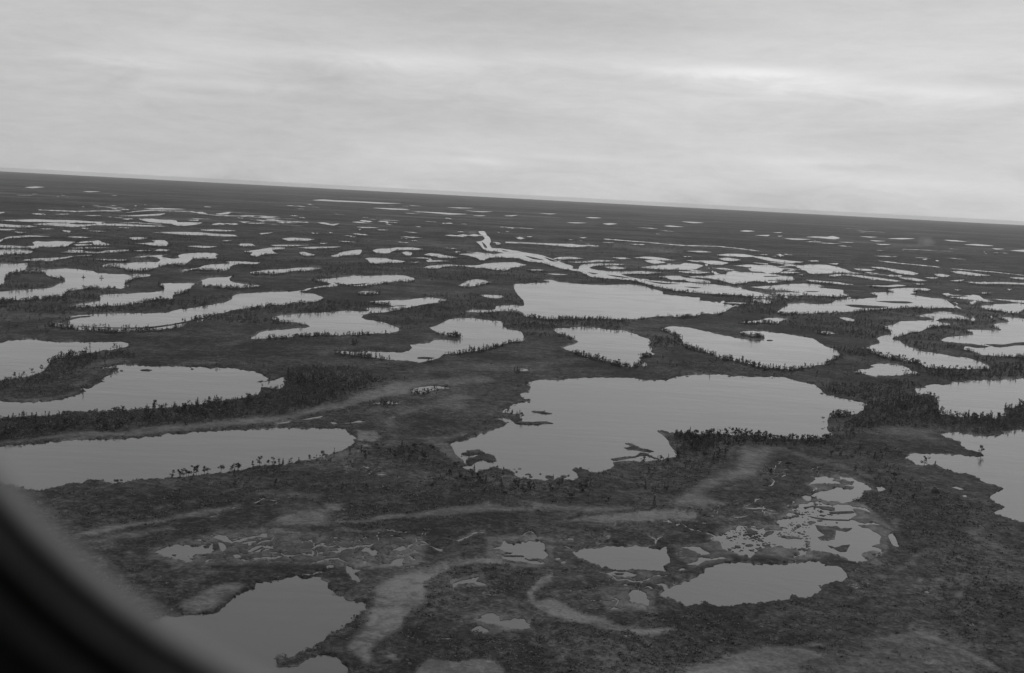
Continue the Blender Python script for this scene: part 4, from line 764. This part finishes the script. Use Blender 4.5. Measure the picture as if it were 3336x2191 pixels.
def quads_at(cs, r, gen):
    """random leaf clumps: two crossing bent faces per centre"""
    n = len(cs); d1 = gen.normal(size=(n, 3)); d1 /= np.linalg.norm(d1, axis=1)[:, None]
    d2 = gen.normal(size=(n, 3)); d2 -= (d2 * d1).sum(1)[:, None] * d1; d2 /= np.linalg.norm(d2, axis=1)[:, None]
    r = r[:, None] * gen.uniform(.6, 1.3, (n, 1))
    V = np.stack([cs - d1 * r, cs - d2 * r * .7, cs + d1 * r, cs + d2 * r * .7], 1).reshape(-1, 3)
    return V, np.arange(4 * n).reshape(n, 4)
def tube(p0, p1, r0, r1, k=5):
    p0, p1 = np.array(p0, float), np.array(p1, float); ax = p1 - p0; ax /= np.linalg.norm(ax)
    u_ = np.cross(ax, [0.3, 1, 0.2]); u_ /= np.linalg.norm(u_); v_ = np.cross(ax, u_)
    an = np.linspace(0, 2 * np.pi, k + 1)[:-1]; ring = np.cos(an)[:, None] * u_ + np.sin(an)[:, None] * v_
    return np.concatenate([p0 + ring * r0, p1 + ring * r1]), np.array([(i, (i + 1) % k, k + (i + 1) % k, k + i) for i in range(k)])
def join(parts):
    V, F, o = [], [], 0
    for v, f in parts: V.append(v); F.append(f + o); o += len(v)
    return np.concatenate(V), np.concatenate(F)
def tree_parts(seed, n, kind, limbs=True):
    """unit-height tree; crown of leaf clumps gathered in uneven lobes"""
    gen = np.random.default_rng(seed)
    if kind == 'round':
        nl = gen.integers(6, 10); lc = np.stack([gen.normal(0, .13, nl), gen.normal(0, .13, nl), gen.uniform(.24, .86, nl)], 1); lr = gen.uniform(.10, .18, nl)
        w = gen.integers(0, nl, n); d = gen.normal(size=(n, 3)); d /= np.linalg.norm(d, axis=1)[:, None]
        cs = lc[w] + d * (lr[w] * gen.uniform(.35, 1.0, n) ** .6)[:, None] * [1.1, 1.1, .8]
        tips = lc
    else:
        z = .14 + .84 * gen.random(n) ** 1.25; an = gen.uniform(0, 6.283, n); rad = (1 - z) * .24 * gen.uniform(.3, 1.15, n) + .012
        cs = np.stack([rad * np.cos(an), rad * np.sin(an), z], 1); tips = cs[:4] * [1, 1, .9]
    cr = quads_at(cs, np.full(n, .062 * (120 / n) ** .42 if kind == 'round' else .05 * (120 / n) ** .42), gen)
    bend = gen.normal(0, .02, 2)
    tr = [tube((0, 0, -.02), (bend[0], bend[1], .45), .026, .017, 5 if limbs else 3), tube((bend[0], bend[1], .45), (0, 0, .9), .017, .005, 5 if limbs else 3)]
    if limbs:
        for q in tips[:4]: tr.append(tube((bend[0] * .8, bend[1] * .8, max(.22, q[2] - .22)), q, .010, .004, 3))
    return cr, join(tr)
# 300 trees that show largest: each a thing with trunk and crown
protos = []
for s in range(9):
    cr, tr = tree_parts(100 + s, 210, 'round' if s < 6 else 'spire')
    a = bpy.data.meshes.new('crown'); a.from_pydata(cr[0].tolist(), [], cr[1].tolist()); a.materials.append(m_leaf)
    b2 = bpy.data.meshes.new('trunk'); b2.from_pydata(tr[0].tolist(), [], tr[1].tolist()); b2.materials.append(m_bark)
    protos.append((a, b2))
named = [(w[1], w[2]) for w in waters if w[1] and w[0] == 'lake']
def nearest_lake(q):
    best = None
    for lab, p in named:
        d = np.hypot(p[:, 0] - q[0], (p[:, 1] - q[1]) * 3); i = d.argmin()
        if best is None or d[i] < best[0]: best = (d[i], lab, q[1] - p[i, 1])
    return best
SHORT = {'long smooth grey lake at lower left with lone trees on its near shore': 'long grey lake at lower left', 'biggest lake, in the middle of the picture, with bays, weed beds and a pointed spit': 'biggest lake',
 'grey lake with a scalloped left shore and a thick belt of forest below it': 'grey lake with the scalloped left shore', 'grey lake at the right edge with a wooded bluff on its left shore': 'grey lake with the wooded bluff at right',
 'large grey lake running off the right edge, with a dark wedge of land cutting into it': 'large lake running off the right edge', 'bright winding lake with a row of trees before it, at upper right': 'bright winding lake at upper right',
 'long pale lake slanting down right above the biggest lake, with trees along its near side': 'long pale slanting lake', 'grey lake cut by the left edge, its near shore fringed with bare bushes': 'lake with bare bushes at the left edge',
 'hook shaped lake with a dark tongue of land entering from its left': 'hook shaped lake', 'lake at the far left wrapped round a big dark island, with two tiny islets': 'lake with the big dark island'}
seen = {}
for k, i in enumerate(single):
    v = int(rng.integers(0, 9)) if i >= len(lone) else int(rng.integers(0, 6))
    spire = v >= 6
    root = bpy.data.objects.new('tree', None); root.empty_display_size = .5; C.objects.link(root)
    h = th[i] * (1.05 if spire else 1)
    root.location = (pts[i, 0], pts[i, 1], .15); root.scale = (h * rng.uniform(.75, 1.05), h * rng.uniform(.75, 1.05), h); root.rotation_euler = (rng.normal(0, .04), rng.normal(0, .04), rng.uniform(0, 6.28))
    for nm, me in zip(('crown', 'trunk'), protos[v]):
        c = bpy.data.objects.new(nm, me); C.objects.link(c); c.parent = root
    dd, lab, side = nearest_lake(tpx[i]); lab = SHORT.get(lab, lab.split(',')[0])
    lab = ' '.join(lab.split()[:8])
    look = 'narrow pointed tree' if spire else 'rounded bushy tree'
    where = ('on the shore of the ' if dd < 30 else 'in the woods near the ') + lab
    tag(root, look + ' ' + where, 'tree', 'trees by the ' + lab + (', pointed' if spire else ', rounded') + (' on the shore' if dd < 30 else ' in the woods'))
# the rest of the woods, as one mass
def scatter(name, pos, hts, variants, mat, zbase=.1, wide_=(.8, 1.15)):
    Vs, Fs, off = [], [], 0
    vi = rng.integers(0, len(variants), len(pos))
    for k, (V0, F0) in enumerate(variants):
        m = vi == k; n = m.sum()
        if n == 0: continue
        an = rng.uniform(0, 6.28, n); ca, sa = np.cos(an), np.sin(an); sxy = hts[m] * rng.uniform(*wide_, n)
        X = (V0[None, :, 0] * ca[:, None] - V0[None, :, 1] * sa[:, None]) * sxy[:, None] + pos[m, 0][:, None]
        Y = (V0[None, :, 0] * sa[:, None] + V0[None, :, 1] * ca[:, None]) * sxy[:, None] + pos[m, 1][:, None]
        Z = V0[None, :, 2] * hts[m][:, None] + zbase
        Vs.append(np.stack([X, Y, Z], 2).reshape(-1, 3)); Fs.append((F0[None] + (np.arange(n) * len(V0))[:, None, None] + off).reshape(-1, 4)); off += n * len(V0)
    return mesh_np(name, np.concatenate(Vs), np.concatenate(Fs), mat)
lowv = []
for s in range(8):
    cr, tr = tree_parts(300 + s, 34, 'round' if s < 5 else 'spire', limbs=False); lowv.append(join([cr, tr]))
fo = scatter('forest', pts[rest], th[rest], lowv, m_wood); tag(fo, 'dark woods of small trees between and around the lakes', 'forest', kind='stuff')
# knee to head high scrub over the bog
sd = np.where(sy > 1180, .05 * np.clip((clump - .2) * 3, 0.1, 1), 0) * np.clip(1.1 - 3.0 * mead, 0, 1) * np.where(open_bog, .10, 1)
sn = np.minimum(sd * CELL * 5, .16) * dry
pk = rng.random(sn.shape) < sn; py_, px_ = np.where(pk)
sp = ground(np.stack([X0 + (px_ + rng.random(len(px_))) * ST, Y0 + (py_ + rng.random(len(py_))) * ST], 1))
bush = []
for s in range(6):
    gen = np.random.default_rng(500 + s); n_ = 9; an = gen.uniform(0, 6.28, n_); r_ = .75 * np.sqrt(gen.random(n_))
    bush.append(quads_at(np.stack([r_ * np.cos(an), r_ * np.sin(an), gen.uniform(.1, .8, n_)], 1), np.full(n_, .3), gen))
sb = scatter('scrub', sp, rng.uniform(.4, 1.25, len(sp)) * np.where(rng.random(len(sp)) < .08, 1.6, 1), bush, m_scrub, .1, (1.0, 1.9)); tag(sb, 'low dark scrub covering the bog', 'scrub', kind='stuff')
print('verts', len(PV), 'tris', len(T), 'trees', len(pts), 'scrub', len(sp))

# ------------------------------------------------------------------ the aircraft window the picture is taken through
DW = 0.36; MPX = DW / FPX
def ring_obj(name, prof, mat, parent):
    """sweep a profile (radius outward in survey units, height towards the cabin in metres) round the window opening"""
    cx0, cx1, cy0, cy1 = 1946, 3100, -1500, -76
    path = []
    for cx, cy, a0 in ((cx0, cy1, 90), (cx0, cy0, 180), (cx1, cy0, 270), (cx1, cy1, 0)):
        for a in np.linspace(a0, a0 + 90, 25): path.append((cx, cy, math.cos(R(a)), math.sin(R(a))))
    V = []
    for cx, cy, ux, uy in path:
        for r, h in prof:
            x, y = cx + ux * r, cy + uy * r
            V.append(((x - PW / 2) * MPX, (PH / 2 - y) * MPX, -DW + h))
    n, m = len(path), len(prof)
    F = [(i * m + j, i * m + (j + 1), ((i + 1) % n) * m + (j + 1), ((i + 1) % n) * m + j) for i in range(n) for j in range(m - 1)]
    M = np.array(CAMM); V = np.column_stack([np.array(V), np.ones(len(V))]) @ M.T
    o = mesh_np(name, V[:, :3] - np.array(win.location), F, mat, parent, smooth=True); return o
def plain(name, lo, hi, rough):  # window surround greys: the dark of the unlit cabin is put into them
    m, t, b = material(name); tc = N(t, 'ShaderNodeTexCoord')
    grey(t, ramp(t, noise(t, tc.outputs['Object'], 60, 3), [(0.3, lo), (0.7, hi)]), b); b.inputs['Roughness'].default_value = rough; b.inputs['Specular IOR Level'].default_value = .2; return m
win = bpy.data.objects.new('aircraft_window', None); C.objects.link(win); win.location = CAMM @ Vector((0.1, 0.12, -DW)); win.empty_display_size = .1
tag(win, 'dark rounded aircraft window surround, out of focus across the lower left corner', 'window frame')
def arc(r0, r1, h, base=0.0, k=8): return [(r0 + (r1 - r0) * i / k, base + h * math.sin(math.pi * i / k)) for i in range(k + 1)]
ring_obj('window_seal', [(2532, -.003)] + arc(2534, 2588, .005) + [(2588, -.002)], plain('highlit_grey_seal', *SEAL, .6), win)  # highlight along the bead is put into its paler grey
ring_obj('groove', [(2588, -.002), (2590, -.008), (2638, -.008), (2640, 0)], plain('shaded_groove_rubber', *GROOVE, .7), win)  # shade in the groove is part of this darker grey
ring_obj('inner_trim', arc(2640, 2712, .005), plain('charcoal_trim', *TRIM, .7), win)
ring_obj('reveal', [(2712, 0), (2714, -.008), (2790, -.008), (2792, 0)], plain('shaded_black_reveal', .001, .002, .8), win)  # recess shade painted in as near-black
ring_obj('outer_trim', arc(2792, 2878, .005), plain('dark_trim', *TRIM2, .7), win)
ring_obj('wall_panel', [(2878, 0), (2890, -.004), (3000, -.004), (4400, .02), (6500, .06)], plain('unlit_black_panel', .001, .002, .8), win)  # cabin darkness painted into the panel colour

# ------------------------------------------------------------------ the air over the plain
hz = mesh_np('haze', [(x, y, z) for z in (-2, 202) for x, y in ((-71000, -71000), (71000, -71000), (71000, 71000), (-71000, 71000))],
             [(3, 2, 1, 0), (4, 5, 6, 7), (0, 1, 5, 4), (1, 2, 6, 5), (2, 3, 7, 6), (3, 0, 4, 7)], m_mud)
mh = bpy.data.materials.new('haze'); mh.use_nodes = True; t = mh.node_tree; t.nodes.clear()
pv = N(t, 'ShaderNodeVolumePrincipled'); pv.inputs['Color'].default_value = (.87, .87, .87, 1); pv.inputs['Density'].default_value = HAZE; pv.inputs['Anisotropy'].default_value = .2
mo = N(t, 'ShaderNodeOutputMaterial'); t.links.new(pv.outputs[0], mo.inputs['Volume'])
hz.data.materials.clear(); hz.data.materials.append(mh); tag(hz, kind='stuff')
tag(hz, 'thin grey haze over the whole plain', 'haze')
